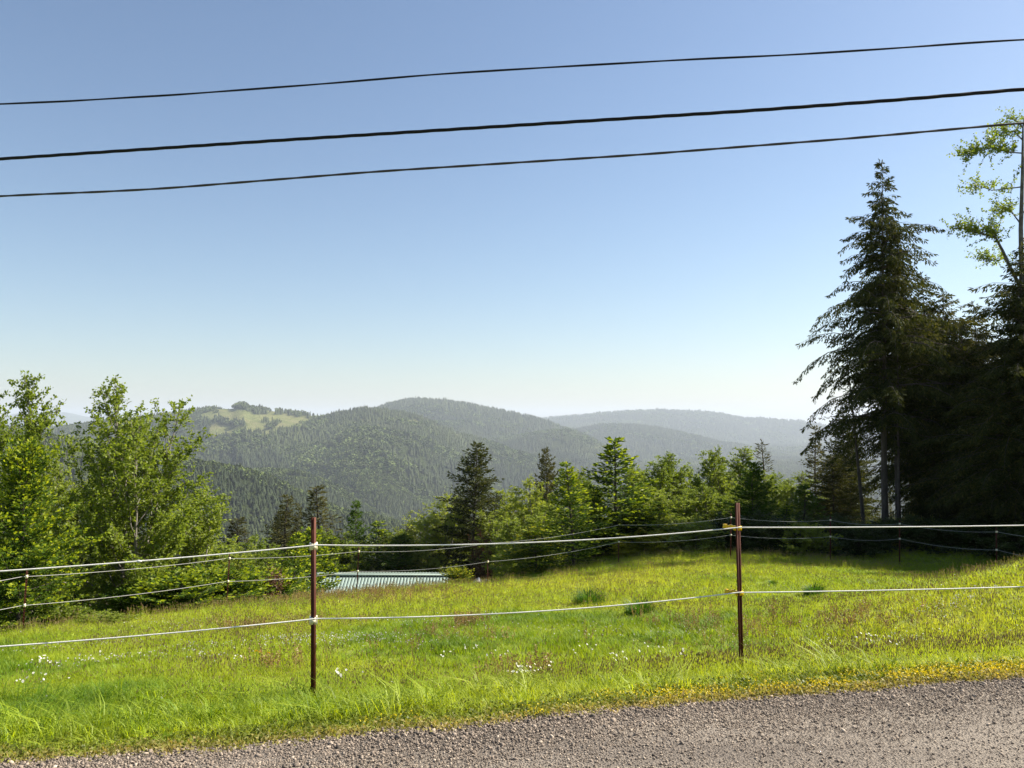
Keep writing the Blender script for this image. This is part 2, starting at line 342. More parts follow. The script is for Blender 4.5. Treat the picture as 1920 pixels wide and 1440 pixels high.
# far hills: polar sheet with land-cover attribute
az = np.arange(-1.05, 1.0501, .0042); rr = np.concatenate([np.geomspace(46, 900, 70), np.geomspace(915, 14500, 230), np.geomspace(14800, 30000, 24)])
AU, RR = np.meshgrid(az, rr); HX, HY = RR * np.sin(AU), RR * np.cos(AU)
HZ = ground_z(HX, HY) - .35 * (1 - sstep(60, 80, RR))
HZ = HZ - (RR ** 2) / (2 * 6371000.0) * 0
def cover(x, y, z):
    """1 in grassy clearings and cut patches on the ridges, 0 in forest"""
    yy = np.maximum(y, 1); v = (z - EYE) / yy; px = 960 + F * (x / yy) * (cp_ + v * sp_)
    py = 720 - F * (v * cp_ - sp_) / (cp_ + v * sp_)
    c = np.zeros_like(v); w = (fbm(x, y, 230, 4, 61) - .5); w2 = fbm(x * 1.0, y * .35, 90, 3, 67)
    for (cx, cy, rx_, ry_, k, y0, y1) in [(450, 779, 88, 20, 1, 2800, 5000), (510, 789, 82, 18, 1, 2800, 5000), (550, 785, 52, 14, 1, 2800, 5000), (410, 806, 62, 14, 1, 2800, 5000), (490, 808, 84, 14, 1, 2800, 5000), (385, 782, 26, 8, .8, 2800, 5000),
            (690, 788, 34, 8, .62, 2800, 5000), (728, 800, 30, 5, .55, 2800, 5000), (665, 812, 24, 3, .5, 2800, 5000), (776, 792, 24, 7, .85, 2800, 5000), (838, 803, 28, 4, .85, 2800, 5000), (872, 812, 24, 5, .75, 2800, 5000), (905, 818, 16, 4, .85, 2800, 5000), (650, 856, 14, 4, .6, 2500, 5000), (640, 850, 40, 6, .35, 2500, 5000),
            (1085, 818, 46, 10, .62, 4000, 6000), (1125, 838, 32, 11, .62, 4000, 6000), (1075, 846, 22, 7, .45, 4000, 6000), (990, 806, 30, 5, .45, 4500, 6800), (960, 792, 40, 5, .4, 4500, 6800), (1000, 850, 40, 8, .35, 3000, 6000)]:
        d = ((px - cx) / rx_) ** 2 + ((py - cy) / ry_) ** 2
        c = np.maximum(c, k * sstep(1.2, .55, d + w * 2.3) * (y > y0) * (y < y1))
    c = c * (1 - .8 * sstep(.63, .7, w2) * (c > .7))
    return c * (1 - sstep(20, 12, np.abs(px - 453)) * (py < 766))
HC = cover(HX, HY, HZ)
n_, m_ = HX.shape; ii = (np.arange(n_ - 1)[:, None] * m_ + np.arange(m_ - 1)[None]).ravel()
hm = mesh_np('hills', np.stack([HX, HY, HZ], -1).reshape(-1, 3), np.stack([ii, ii + 1, ii + m_ + 1, ii + m_], -1), smooth=True, var=HC.ravel())
def hill_mat():
    m, nt, out = mat_base('forested_hills')
    at_ = N(nt, 'ShaderNodeAttribute', attribute_name='var'); ge = N(nt, 'ShaderNodeNewGeometry')
    n1 = N(nt, 'ShaderNodeTexNoise'); n1.inputs['Scale'].default_value = .012; n1.inputs['Detail'].default_value = 8; n1.inputs['Roughness'].default_value = .7
    n2 = N(nt, 'ShaderNodeTexNoise'); n2.inputs['Scale'].default_value = .05; n2.inputs['Detail'].default_value = 6; n2.inputs['Roughness'].default_value = .8
    for n in (n1, n2): nt.links.new(ge.outputs['Position'], n.inputs['Vector'])
    f = ramp(nt, [(.3, (.022, .032, .011)), (.6, (.05, .066, .018)), (.8, (.08, .1, .025))]); nt.links.new(n2.outputs[0], f.inputs[0])
    g = ramp(nt, [(.3, (.10, .125, .035)), (.5, (.19, .2, .065)), (.7, (.26, .225, .115))]); nt.links.new(n1.outputs[0], g.inputs[0])
    mx = N(nt, 'ShaderNodeMix', data_type='RGBA'); nt.links.new(at_.outputs['Fac'], mx.inputs[0]); nt.links.new(f.outputs[0], mx.inputs[6]); nt.links.new(g.outputs[0], mx.inputs[7])
    p = N(nt, 'ShaderNodeBsdfPrincipled'); p.inputs['Roughness'].default_value = 1; p.inputs['Specular IOR Level'].default_value = .05
    nt.links.new(mx.outputs[2], p.inputs['Base Color'])
    b = N(nt, 'ShaderNodeBump'); b.inputs['Strength'].default_value = 1; b.inputs['Distance'].default_value = 16
    nt.links.new(n2.outputs[0], b.inputs['Height']); nt.links.new(b.outputs[0], p.inputs['Normal']); nt.links.new(p.outputs[0], out.inputs[0])
    return m
hills = tag(link('hills', hm, mats=[hill_mat()]), kind='structure')

# ------------------------------------------------------------------ instanced stuff (geometry nodes); sources live outside the scene
def scatter(name, protos, P, scl, rot, idx, tint, mats, label=None):
    n = len(P)
    me = bpy.data.meshes.new(name); me.vertices.add(n); me.vertices.foreach_set('co', np.asarray(P, np.float32).ravel())
    for nm, ty, arr, key in (('scl', 'FLOAT_VECTOR', scl, 'vector'), ('rot', 'FLOAT_VECTOR', rot, 'vector'), ('idx', 'INT', idx, 'value'), ('tint', 'FLOAT', tint, 'value')):
        a = me.attributes.new(nm, ty, 'POINT'); a.data.foreach_set(key, np.asarray(arr, np.int32 if ty == 'INT' else np.float32).ravel())
    o = link(name, me); o['kind'] = 'stuff'
    if label: o['label'] = label
    c = bpy.data.collections.new(name + '_sources')
    for i, pm in enumerate(protos):
        for mt in mats:
            if not len(pm.materials) or mt.name not in [x.name for x in pm.materials]: pm.materials.append(mt)
        c.objects.link(bpy.data.objects.new('%s_%02d' % (name, i), pm))
    ng = bpy.data.node_groups.new(name, 'GeometryNodeTree')
    ng.interface.new_socket('Geometry', in_out='INPUT', socket_type='NodeSocketGeometry'); ng.interface.new_socket('Geometry', in_out='OUTPUT', socket_type='NodeSocketGeometry')
    gi = ng.nodes.new('NodeGroupInput'); go = ng.nodes.new('NodeGroupOutput')
    ip = ng.nodes.new('GeometryNodeInstanceOnPoints'); ci = ng.nodes.new('GeometryNodeCollectionInfo')
    ci.inputs['Collection'].default_value = c; ci.inputs['Separate Children'].default_value = True; ci.inputs['Reset Children'].default_value = True
    ip.inputs['Pick Instance'].default_value = True
    def na(nm, dt):
        a = ng.nodes.new('GeometryNodeInputNamedAttribute'); a.data_type = dt; a.inputs['Name'].default_value = nm; return a.outputs['Attribute']
    er = ng.nodes.new('FunctionNodeEulerToRotation')
    L_ = ng.links.new
    L_(gi.outputs[0], ip.inputs['Points']); L_(ci.outputs[0], ip.inputs['Instance']); L_(na('idx', 'INT'), ip.inputs['Instance Index'])
    L_(na('rot', 'FLOAT_VECTOR'), er.inputs[0]); L_(er.outputs[0], ip.inputs['Rotation']); L_(na('scl', 'FLOAT_VECTOR'), ip.inputs['Scale'])
    L_(ip.outputs[0], go.inputs[0])
    md = o.modifiers.new('scatter', 'NODES'); md.node_group = ng
    return o

# far forest
def far_conifer(seed, slim):
    rng = np.random.default_rng(seed); A = Acc(); tiers = 5
    for t in range(tiers):
        z0 = .08 + .86 * t / tiers; z1 = min(1.0, z0 + .36); r0 = slim * (1 - z0) ** .85 + .012
        k = 6; a = np.arange(k) / k * 2 * np.pi + rng.random() * 6; rr_ = r0 * rng.uniform(.6, 1.3, k)
        V = [(rr_[i] * math.cos(a[i]), rr_[i] * math.sin(a[i]), z0 - .05 * rng.random()) for i in range(k)] + [(rng.normal() * .01, rng.normal() * .01, z1)]
        A.add(V, None, [(i, (i + 1) % k, k) for i in range(k)], rng.random())
    return A.mesh('far_conifer')
def far_broadleaf(seed):
    rng = np.random.default_rng(seed); A = Acc(); n = 46
    d = rng.normal(size=(n, 3)); d /= np.linalg.norm(d, axis=1, keepdims=True)
    P = d * np.array([.3, .3, .36]) * rng.uniform(.6, 1.05, (n, 1)) + [0, 0, .58]
    A.leaves(P, d + rng.normal(size=(n, 3)) * .9, .26, .26, rng)
    return A.mesh('far_broadleaf')
M_FAR = inst_mat('far_forest', (.02, .031, .01), (.055, .07, .018), (.125, .165, .04), transl=0, rough=.9)
def forest():
    rng = np.random.default_rng(7); PX, PY, ex = [], [], []
    for (r0, r1, s, k) in ((380, 700, 6, .55), (700, 2600, 6.2, .62), (2600, 5300, 12, 1.05), (5300, 8300, 17.5, 1.4), (8300, 12500, 30, 2.1)):
        n = int(.5 * 1.36 * (r1 * r1 - r0 * r0) / s ** 2)
        r = np.sqrt(rng.uniform(r0 * r0, r1 * r1, n)); a = rng.uniform(-.68, .68, n)
        PX.append(r * np.sin(a)); PY.append(r * np.cos(a)); ex.append(np.full(n, k))
    x = np.concatenate(PX); y = np.concatenate(PY); k = np.concatenate(ex); r = np.hypot(x, y)
    keep = (cover(x, y, ground_z(x, y)) < rng.uniform(.04, .8, len(x))) & (y > 62 + rng.uniform(0, 25, len(x)))
    keep &= (fbm(x, y, 90, 3, 40) > .3)
    x, y, k, r = x[keep], y[keep], k[keep], r[keep]
    z = ground_z(x, y)
    # drop the ones that hills hide from anywhere near the camera
    run = np.maximum.accumulate((HZ - EYE) / RR, axis=0)
    ia = np.clip(np.round((np.arctan2(x, y) - az[0]) / .0042).astype(int), 0, len(az) - 1); ir = np.clip(np.searchsorted(rr, r) - 1, 0, len(rr) - 1)
    h = (17 + 11 * fbm(x, y, 300, 3, 21) + rng.normal(size=len(x)) * 3.5) * k
    h = np.where(r < 700, np.clip(h, 5, 12), np.where(r < 2600, h * .85, h))
    vis = (z + h * 1.5 - EYE) / r > run[ir, ia] - .006
    x, y, z, h, r, k = x[vis], y[vis], z[vis], h[vis], r[vis], k[vis]
    n = len(x)
    br = fbm(x, y, 230, 4, 55) + rng.normal(size=n) * .05
    leafy = (br > .585) & (r > 300)
    idx = np.where(leafy, 4 + rng.integers(0, 2, n), rng.integers(0, 4, n))
    h = np.where(leafy, h * .72, h)
    knob = np.abs(960 + F * x / y - 453) < 14; knob &= np.abs(y - 4000) < 420
    h = np.where(knob, h * 1.05, h)
    tint = np.where(leafy, .62 + .38 * rng.random(n), np.clip(.2 + .95 * (fbm(x, y, 420, 4, 15) - .45) + rng.normal(size=n) * .05, 0, .65))  # broad noise varies the canopy and paints in dark patches for shadowed spurs
    tint = np.where((r < 2400) & ~leafy, tint * .8 + .02, tint)
    wd = h * rng.uniform(1.05, 1.5, n) * np.where(leafy, 1.15, 1)
    scl = np.stack([wd, wd, h], -1); rot = np.stack([rng.normal(size=n) * .03, rng.normal(size=n) * .03, rng.uniform(0, 6.3, n)], -1)
    print('forest trees', n)
    return scatter('hill_forest', [far_conifer(1, .2), far_conifer(2, .24), far_conifer(3, .17), far_conifer(4, .27), far_broadleaf(5), far_broadleaf(6)],
                   np.stack([x, y, z - .3], -1), scl, rot, idx, tint, [M_FAR], 'dense conifer forest with paler broadleaf patches covering the far hills')
forest()

# ------------------------------------------------------------------ haze: one closed box round everything
hz = Acc(); hz.box((-26000, -300, -520), (26000, 31000, 420))
hazeo = tag(link('haze', hz.mesh('haze')), kind='stuff')
hzm, nt, out = mat_base('haze'); pv = N(nt, 'ShaderNodeVolumePrincipled')
pv.inputs['Color'].default_value = (.8, .885, .98, 1); pv.inputs['Density'].default_value = 6.6e-5; pv.inputs['Anisotropy'].default_value = .1
nt.links.new(pv.outputs[0], out.inputs['Volume']); hazeo.data.materials.append(hzm)
hazeo.display_type = 'WIRE'

# ------------------------------------------------------------------ barn roof below the meadow
M_ROOF = surf_mat('pale_green_metal', [(.3, (.31, .4, .35)), (.7, (.4, .49, .43))], 1.5, .55, spec=.4, stretch=(1, 6, 6))
M_RIB = surf_mat('dark_seam', [(.3, (.22, .28, .24)), (.7, (.3, .36, .31))], 3, .7)
M_WALL = surf_mat('barn_boards', [(.3, (.13, .1, .075)), (.7, (.22, .18, .14))], 2, .9, stretch=(6, 6, .5))
def barn():
    yr = 50.5; zr = at(700, 1079.5, yr).z; x0 = at(560, 1080, yr).x; x1 = at(862, 1080, yr).x
    base = min(gz(x0, 47), gz(x1, 56)) - .3
    t = empty('barn', (0, 0, 0)); t.location = ((x0 + x1) / 2, yr, base); tag(t, 'low barn below the meadow with a pale green ribbed metal roof', 'barn')
    cx = (x0 + x1) / 2; hw = (x1 - x0) / 2; h = zr - base
    ys_, yb, sl_ = -4.2, 3.4, .15
    sf_, sb_ = .5, .13; w = Acc(); top = h - 3.9 * sf_ - .12
    w.box((-hw + .3, -3.9, 0), (hw - .3, -3.75, top)); w.box((-hw + .3, 3.0, 0), (hw - .3, 3.15, h - 3.15 * sb_ - .16))
    w.box((-hw + .3, -3.74, 0), (-hw + .45, 2.99, top)); w.box((hw - .45, -3.74, 0), (hw - .3, 2.99, top))
    link('wall', w.mesh('barn_wall'), t, [M_WALL])
    n = 50; pw = (x1 - x0) / n; me = {}
    for side, yy in (('f', ys_), ('b', yb)):
        A = Acc(); sl_ = sb_ if yy > 0 else sf_; L = abs(yy)
        V = [(0, 0, 0), (pw - .012, 0, 0), (pw - .012, yy, -L * sl_), (0, yy, -L * sl_), (0, 0, -.03), (pw - .012, 0, -.03), (pw - .012, yy, -L * sl_ - .03), (0, yy, -L * sl_ - .03)]
        q = [(0, 1, 2, 3), (4, 7, 6, 5), (0, 4, 5, 1), (1, 5, 6, 2), (2, 6, 7, 3), (3, 7, 4, 0)]
        A.add(V, q)
        A.add([(pw - .03, 0, .0), (pw - .0, 0, .0), (pw - .0, yy, -L * sl_), (pw - .03, yy, -L * sl_), (pw - .03, 0, .04), (pw - .0, 0, .04), (pw - .0, yy, -L * sl_ + .04), (pw - .03, yy, -L * sl_ + .04)],
              [(4, 5, 6, 7), (0, 3, 7, 4), (1, 5, 6, 2), (2, 6, 7, 3), (0, 4, 5, 1)], None, .5, 1)
        me[side] = A.mesh('roof_panel'); me[side].materials.append(M_ROOF); me[side].materials.append(M_RIB)
    for side in 'fb':
        for i in range(n):
            o = link('roof_panel', me[side], t); o.location = (-hw + i * pw, 0.02 if side == 'b' else -.02, h)
    r = Acc(); r.box((-hw, -.12, h + .03), (hw, .12, h + .075)); link('ridge_cap', r.mesh('ridge_cap'), t, [M_RIB])
barn()

# ------------------------------------------------------------------ fences
M_RUST = surf_mat('rusty_post_steel', [(.3, (.04, .011, .006)), (.55, (.1, .028, .014)), (.75, (.19, .062, .03))], 14, .7, spec=.2, bump=.15, stretch=(1, 1, .2))
M_ROPE = surf_mat('white_poly_rope', [(.35, (.5, .47, .42)), (.6, (.8, .78, .73))], 160, .6)
M_ROPEF = surf_mat('grey_poly_rope', [(.35, (.3, .29, .27)), (.6, (.5, .49, .46))], 90, .6)
M_CREAM = surf_mat('cream_plastic', [(.3, (.72, .62, .38)), (.7, (.85, .79, .6))], 25, .45)
M_YINS = surf_mat('yellow_plastic', [(.3, (.72, .42, .008)), (.7, (.85, .55, .015))], 25, .4)
def tpost_mesh(h):
    A = Acc(); a = .0185
    A.box((-a, -.004, -.35), (a, .002, h)); A.box((-.004, .002, -.35), (.004, .036, h - .001))
    z = .05
    while z < h - .06:                                   # studs on the face
        A.box((-.008, -.0095, z), (.008, -.004, z + .022)); z += .054
    A.box((-.0185, -.008, -.35), (-.0135, -.004, h - .002)); A.box((.0135, -.008, -.35), (.0185, -.004, h - .002))
    return A.mesh('t_post')
def rope_path(pts, sag, n=14):
    P = []
    for a, b, s in zip(pts[:-1], pts[1:], sag):
        for i in range(n):
            t = i / n; p = a.lerp(b, t); p.z -= 4 * s * t * (1 - t); P.append(p)
    P.append(pts[-1]); return [tuple(p) for p in P]
def front_fence():
    pA = at(587.5, 1303, 6.05); pB = at(1390, 1250, 6.7)
    d = (pB - pA); pL = pA - d * 1.0; pR = pB + d * 1.0
    pL.z = gz(pL.x, pL.y); pR.z = gz(pR.x, pR.y)
    t = empty('rope_fence', pA); tag(t, 'near two rope fence on rusty steel posts beside the gravel road', 'fence')
    def add_post(p, ztop, tilt, rz):
        h = ztop - p.z
        o = link('post', tpost_mesh(h), t, [M_RUST]); o.location = p - pA; o.rotation_euler = (0, tilt, rz); return o
    A = add_post(pA, at(592, 970, 6.05).z, .010, math.pi + .35); B = add_post(pB, at(1396, 943, 6.7).z, .012, math.pi - .5)
    pQ = pR + d; pQ.z = gz(pQ.x, pQ.y); add_post(pQ, pQ.z + 1.35, 0, .3)
    Lp = add_post(pL, pL.z + 1.35, 0, .4); Rp = add_post(pR, pR.z + 1.35, 0, .4)
    def ins_cream(post, z):
        a = Acc(); a.box((-.03, -.034, z - .024), (.03, .046, z + .024)); a.box((-.012, -.046, z - .01), (.014, -.03, z + .01)); a.box((.02, -.034, z + .0), (.03, -.01, z + .024))
        o = link('insulator', a.mesh('insulator'), post, [M_CREAM]); o.rotation_euler = (0, 0, .25 - post.rotation_euler[2])
    def ins_yellow(post, z):
        a = Acc(); a.box((-.03, -.014, z - .02), (.03, .04, z + .014))
        Mr = Matrix.Translation((-.03, -.01, z + .006)) @ Matrix.Rotation(math.radians(7), 4, 'Y')
        a.box((-.075, -.012, -.011), (0, .012, .011), M=Mr); a.box((-.094, -.017, -.016), (-.064, .017, .018), M=Mr); a.box((-.04, -.016, -.002), (-.016, .016, .018), M=Mr)
        o = link('insulator', a.mesh('insulator'), post, [M_YINS]); o.rotation_euler = (0, 0, -post.rotation_euler[2])
    zA1, zA2 = at(590, 1024, 6.05).z, at(588, 1163, 6.05).z; zB1, zB2 = at(1393, 990, 6.7).z, at(1391, 1112, 6.7).z
    ins_cream(A, zA1 - pA.z); ins_cream(A, zA2 - pA.z); ins_yellow(B, zB1 - pB.z); ins_yellow(B, zB2 - pB.z)
    ins_cream(Lp, .98); ins_cream(Lp, .42); ins_cream(Rp, .98); ins_cream(Rp, .42)
    for yl, za, zb, yr_ in ((1057, 1022, 989, 975), (1198, 1160, 1111, 1090)):
        a = at(594, za, 6.0); b = at(1386 if za < 1100 else 1384, zb, 6.66); b2 = at(1400, zb, 6.66)
        l0 = at(0, yl, 5.3); le = a + (l0 - a) * 2.2; r0 = at(1920, yr_, 7.1); re = b2 + (r0 - b2) * 3.2
        P = rope_path([le, a, b, b2, re], [.05, .05, 0, .055], 26)
        if yl == 1057: KN = P
        R = Acc(); R.tube([(x - pA.x, y - pA.y, z - pA.z) for x, y, z in P], .0052, 8)
        link('rope', R.mesh('rope', True), t, [M_ROPE])
    # small knot on the upper rope
    k = min(KN, key=lambda p: abs(960 + F * p[0] / p[1] - 287)); k = Vector(k) - pA; a = Acc(); a.tube([(k.x - .02, k.y, k.z), (k.x, k.y, k.z), (k.x + .02, k.y, k.z)], [.005, .010, .005], 8); link('knot', a.mesh('knot', True), t, [M_ROPE])
front_fence()
FAR_POSTS = [(-330, 1235, 12.2, 1130, 1185), (42, 1170, 15.6, 1081, 1135), (424, 1131, 20.5, 1047, 1090), (668, 1099, 23.5, 1034, 1071), (914, 1086, 25, 1019, 1053), (1160, 1046, 27, 984, 1016),
             (1370, 1036, 27, 970, 1003), (1557, 1040, 27.5, 975, 1006), (1687, 1047, 27, 982, 1010), (1869, 1066, 25, 997, 1031), (2060, 1090, 22, 1012, 1056)]
def far_fence():
    t = None; tops1, tops2 = [], []
    for i, (px, py, Y, y1, y2) in enumerate(FAR_POSTS):
        p = at(px, py, Y); p.z = min(p.z, gz(p.x, p.y)) - .05
        if t is None: t = empty('rope_fence', p); tag(t, 'far two rope fence on thin rusty posts along the trees', 'fence'); p0 = p
        a = at(px, y1, Y); b = at(px, y2, Y); h = (a.z + .13 if i not in (4,) else b.z + .05) - p.z
        if i in (4, 5): h = b.z + .06 - p.z
        o = link('post', tpost_mesh(h), t, [M_RUST]); o.location = p - p0; o.rotation_euler = (.02, .04 if i < 4 else 0, .6)
        o.scale = (.8, .8, 1)
        for q in ((a, b) if i not in (4, 5) else (b,)):
            k = Acc(); k.box((-.028, -.03, q.z - p.z - .03), (.028, .03, q.z - p.z + .03)); link('insulator', k.mesh('insulator'), o, [M_CREAM])
        tops1.append(a); tops2.append(b)
    for tp in (tops1, tops2):
        P = rope_path(tp, [.05 if i < 3 else .09 for i in range(len(tp) - 1)], 10)
        R = Acc(); R.tube([(x - p0.x, y - p0.y - .03, z - p0.z) for x, y, z in P], .0048, 6)
        link('rope', R.mesh('rope', True), t, [M_ROPEF])
far_fence()

# ------------------------------------------------------------------ overhead cables
M_CABLE = surf_mat('black_cable_sheath', [(.3, (.004, .004, .005)), (.7, (.01, .0095, .011))], 30, .6, spec=.2)
M_CABLE2 = surf_mat('brown_twisted_cable', [(.35, (.02, .017, .018)), (.65, (.055, .045, .042))], 60, .55, spec=.4, stretch=(3, 1, 1))
def cable(label, pts, Y0, Y1, r, strands, m, twist=1.4, ext=22):
    us = [p[0] for p in pts]
    P = []
    X = np.linspace(-ext, ext, 520)
    pl = []
    xs_ = np.linspace(-40, 1960, 140); ysx = np.interp(xs_, us, [p[1] for p in pts])
    k = np.ones(9) / 9; ysx = np.convolve(np.pad(ysx, 4, mode='edge'), k, 'valid')
    for a, b in zip(xs_, ysx): pl.append(at(a, b, Y0 + (Y1 - Y0) * a / 1920))
    pl = np.array([tuple(p) for p in pl]); d0 = pl[0] - pl[6]; d1 = pl[-1] - pl[-7]
    L = [pl[0] + d0 / np.linalg.norm(d0) * s + np.array([0, 0, .004 * s * s]) for s in np.linspace(ext, .5, 20)]
    Rr = [pl[-1] + d1 / np.linalg.norm(d1) * s + np.array([0, 0, .004 * s * s]) for s in np.linspace(.5, ext, 20)]
    C = np.array(L + list(pl) + Rr)
    # resample finely for the twist
    s = np.concatenate([[0], np.cumsum(np.linalg.norm(np.diff(C, axis=0), axis=1))]); t = np.arange(0, s[-1], .045)
    C = np.stack([np.interp(t, s, C[:, i]) for i in range(3)], -1)
    o = empty('overhead_cable', tuple(C[len(C) // 2])); tag(o, label, 'cable', None)
    C = C - C[len(C) // 2]
    for k_ in range(strands):
        A = Acc(); ph = t / twist * 2 * np.pi + k_ * 2 * np.pi / strands
        off = 0 if strands == 1 else r * (.25 if strands == 2 else .32)
        rad = r * (.78 if strands == 2 else .82)
        Pk = C + np.stack([0 * ph, np.cos(ph) * off, np.sin(ph) * off], -1)
        A.tube(Pk, rad, 7); link('strand', A.mesh('strand', True), o, [m])
cable('thinnest uppermost black cable with kinks crossing the sky', [(-60, 198), (0, 195), (170, 188), (210, 184), (300, 180), (610, 157), (820, 139), (1000, 128), (1300, 111), (1440, 105), (1530, 100), (1700, 89), (1820, 80), (1960, 72)], 9.2, 8.4, .0115, 2, M_CABLE, 2.6)
cable('thickest middle black cable crossing the sky', [(-60, 302), (0, 298), (540, 262), (700, 252), (1000, 233), (1400, 208), (1700, 186), (1920, 167), (1960, 164)], 8.8, 7.6, .0165, 3, M_CABLE, .9)
cable('lowest brownish black twisted cable crossing the sky', [(-60, 371), (0, 368), (90, 363), (140, 362), (300, 354), (700, 322), (1200, 290), (1600, 259), (1900, 232), (1960, 227)], 8.6, 7.6, .0125, 2, M_CABLE2, .8)

# ------------------------------------------------------------------ tree makers (unit meshes at real size; copies share them)
def curve_pts(p, d, L, n, bend, rng, wob=.06):
    """a branch that bends towards direction 'bend'"""
    P = [p]; d = d / np.linalg.norm(d)
    for i in range(n):
        d = d + bend * (1.0 / n) + rng.normal(size=3) * wob; d /= np.linalg.norm(d); P.append(P[-1] + d * (L / n))
    return np.array(P)
def lerp_path(P, t):
    k = t * (len(P) - 1); i = min(int(k), len(P) - 2); f = k - i
    return P[i] * (1 - f) + P[i + 1] * f, (P[i + 1] - P[i])
UP = np.array([0, 0, 1.0])
def make_broadleaf(seed, H, Wd, stems=1, nb=34, dens=1.0, leaf=.085, start=.2, crown_pow=.7, spread=.05, ang=(.55, 1.15), taper=.5):
    rng = np.random.default_rng(seed); T = Acc(); C = Acc(); LP, LD = [], []
    for s in range(stems):
        a0 = rng.uniform(0, 6.28); lean = (.03 if s == 0 else rng.uniform(.07, .19)) if stems > 1 else ( .02 + spread * rng.random())
        h = H * (1 if s == 0 else rng.uniform(.72, .95))
        d = np.array([math.cos(a0) * lean, math.sin(a0) * lean, 1.0])
        st = curve_pts(np.array([rng.normal() * .07 * (stems > 1), rng.normal() * .07 * (stems > 1), -.25]), d, h + .25, 14, UP * .35, rng, .035)
        rb = .0105 * H ** 1.1 * (1 if stems == 1 else .75)
        T.tube(st, np.linspace(rb, .008, 15) ** 1.0, 7)
        n = int(nb * (1 if s == 0 else .7)); az0 = rng.random() * 6
        for b in range(n):
            t = start + (1 - start) * (b + rng.random()) / n; t = min(t, .985)
            p, tg = lerp_path(st, t); a = az0 + b * 2.4 + rng.normal() * .4
            f = min(.999, (t - start) / (1 - start)); prof = (math.sin(math.pi * min(1, .22 + .78 * f) ** .8) ** crown_pow) * .92 + .1
            prof *= 1 - taper * f ** 1.7
            L = Wd / 2 * prof * rng.uniform(.65, 1.2)
            el = ang[0] + (ang[1] - ang[0]) * f + rng.normal() * .12
            dr = np.array([math.cos(a) * math.cos(el), math.sin(a) * math.cos(el), math.sin(el)])
            br = curve_pts(p, dr, max(L, .25) / max(.45, math.cos(el)) * .85, 6, UP * .25, rng, .09)
            T.tube(br, np.linspace(max(.006, rb * .42 * (1 - .7 * f)), .003, 7), 4, cap=False)
            nt = max(4, int(L * 9 * dens))
            for k in range(nt):
                tt_ = rng.uniform(.18, 1); q, dd = lerp_path(br, tt_); dd = dd / np.linalg.norm(dd)
                td = dd * .6 + rng.normal(size=3) * .65 + UP * .15; td /= np.linalg.norm(td); tl = rng.uniform(.16, .42) * (1.15 - .4 * tt_)
                T.tube(np.array([q, q + td * tl]), [.0035, .002], 3, cap=False)
                m = max(5, int(tl * 26 * dens)); u = rng.uniform(.1, 1.05, m)[:, None]
                LP.append(q + td * tl * u + rng.normal(size=(m, 3)) * .018); LD.append(td * .35 + rng.normal(size=(m, 3)) * .8 + [0, 0, -.15])
    LP = np.concatenate(LP); LD = np.concatenate(LD)
    C.leaves(LP, LD, leaf * rng.uniform(.7, 1.25, len(LP)), leaf * .75, rng, up=.35)
    return dict(trunk=T.mesh('trunk', True), crown=C.mesh('crown'), H=H, W=Wd, leafn=len(LP))

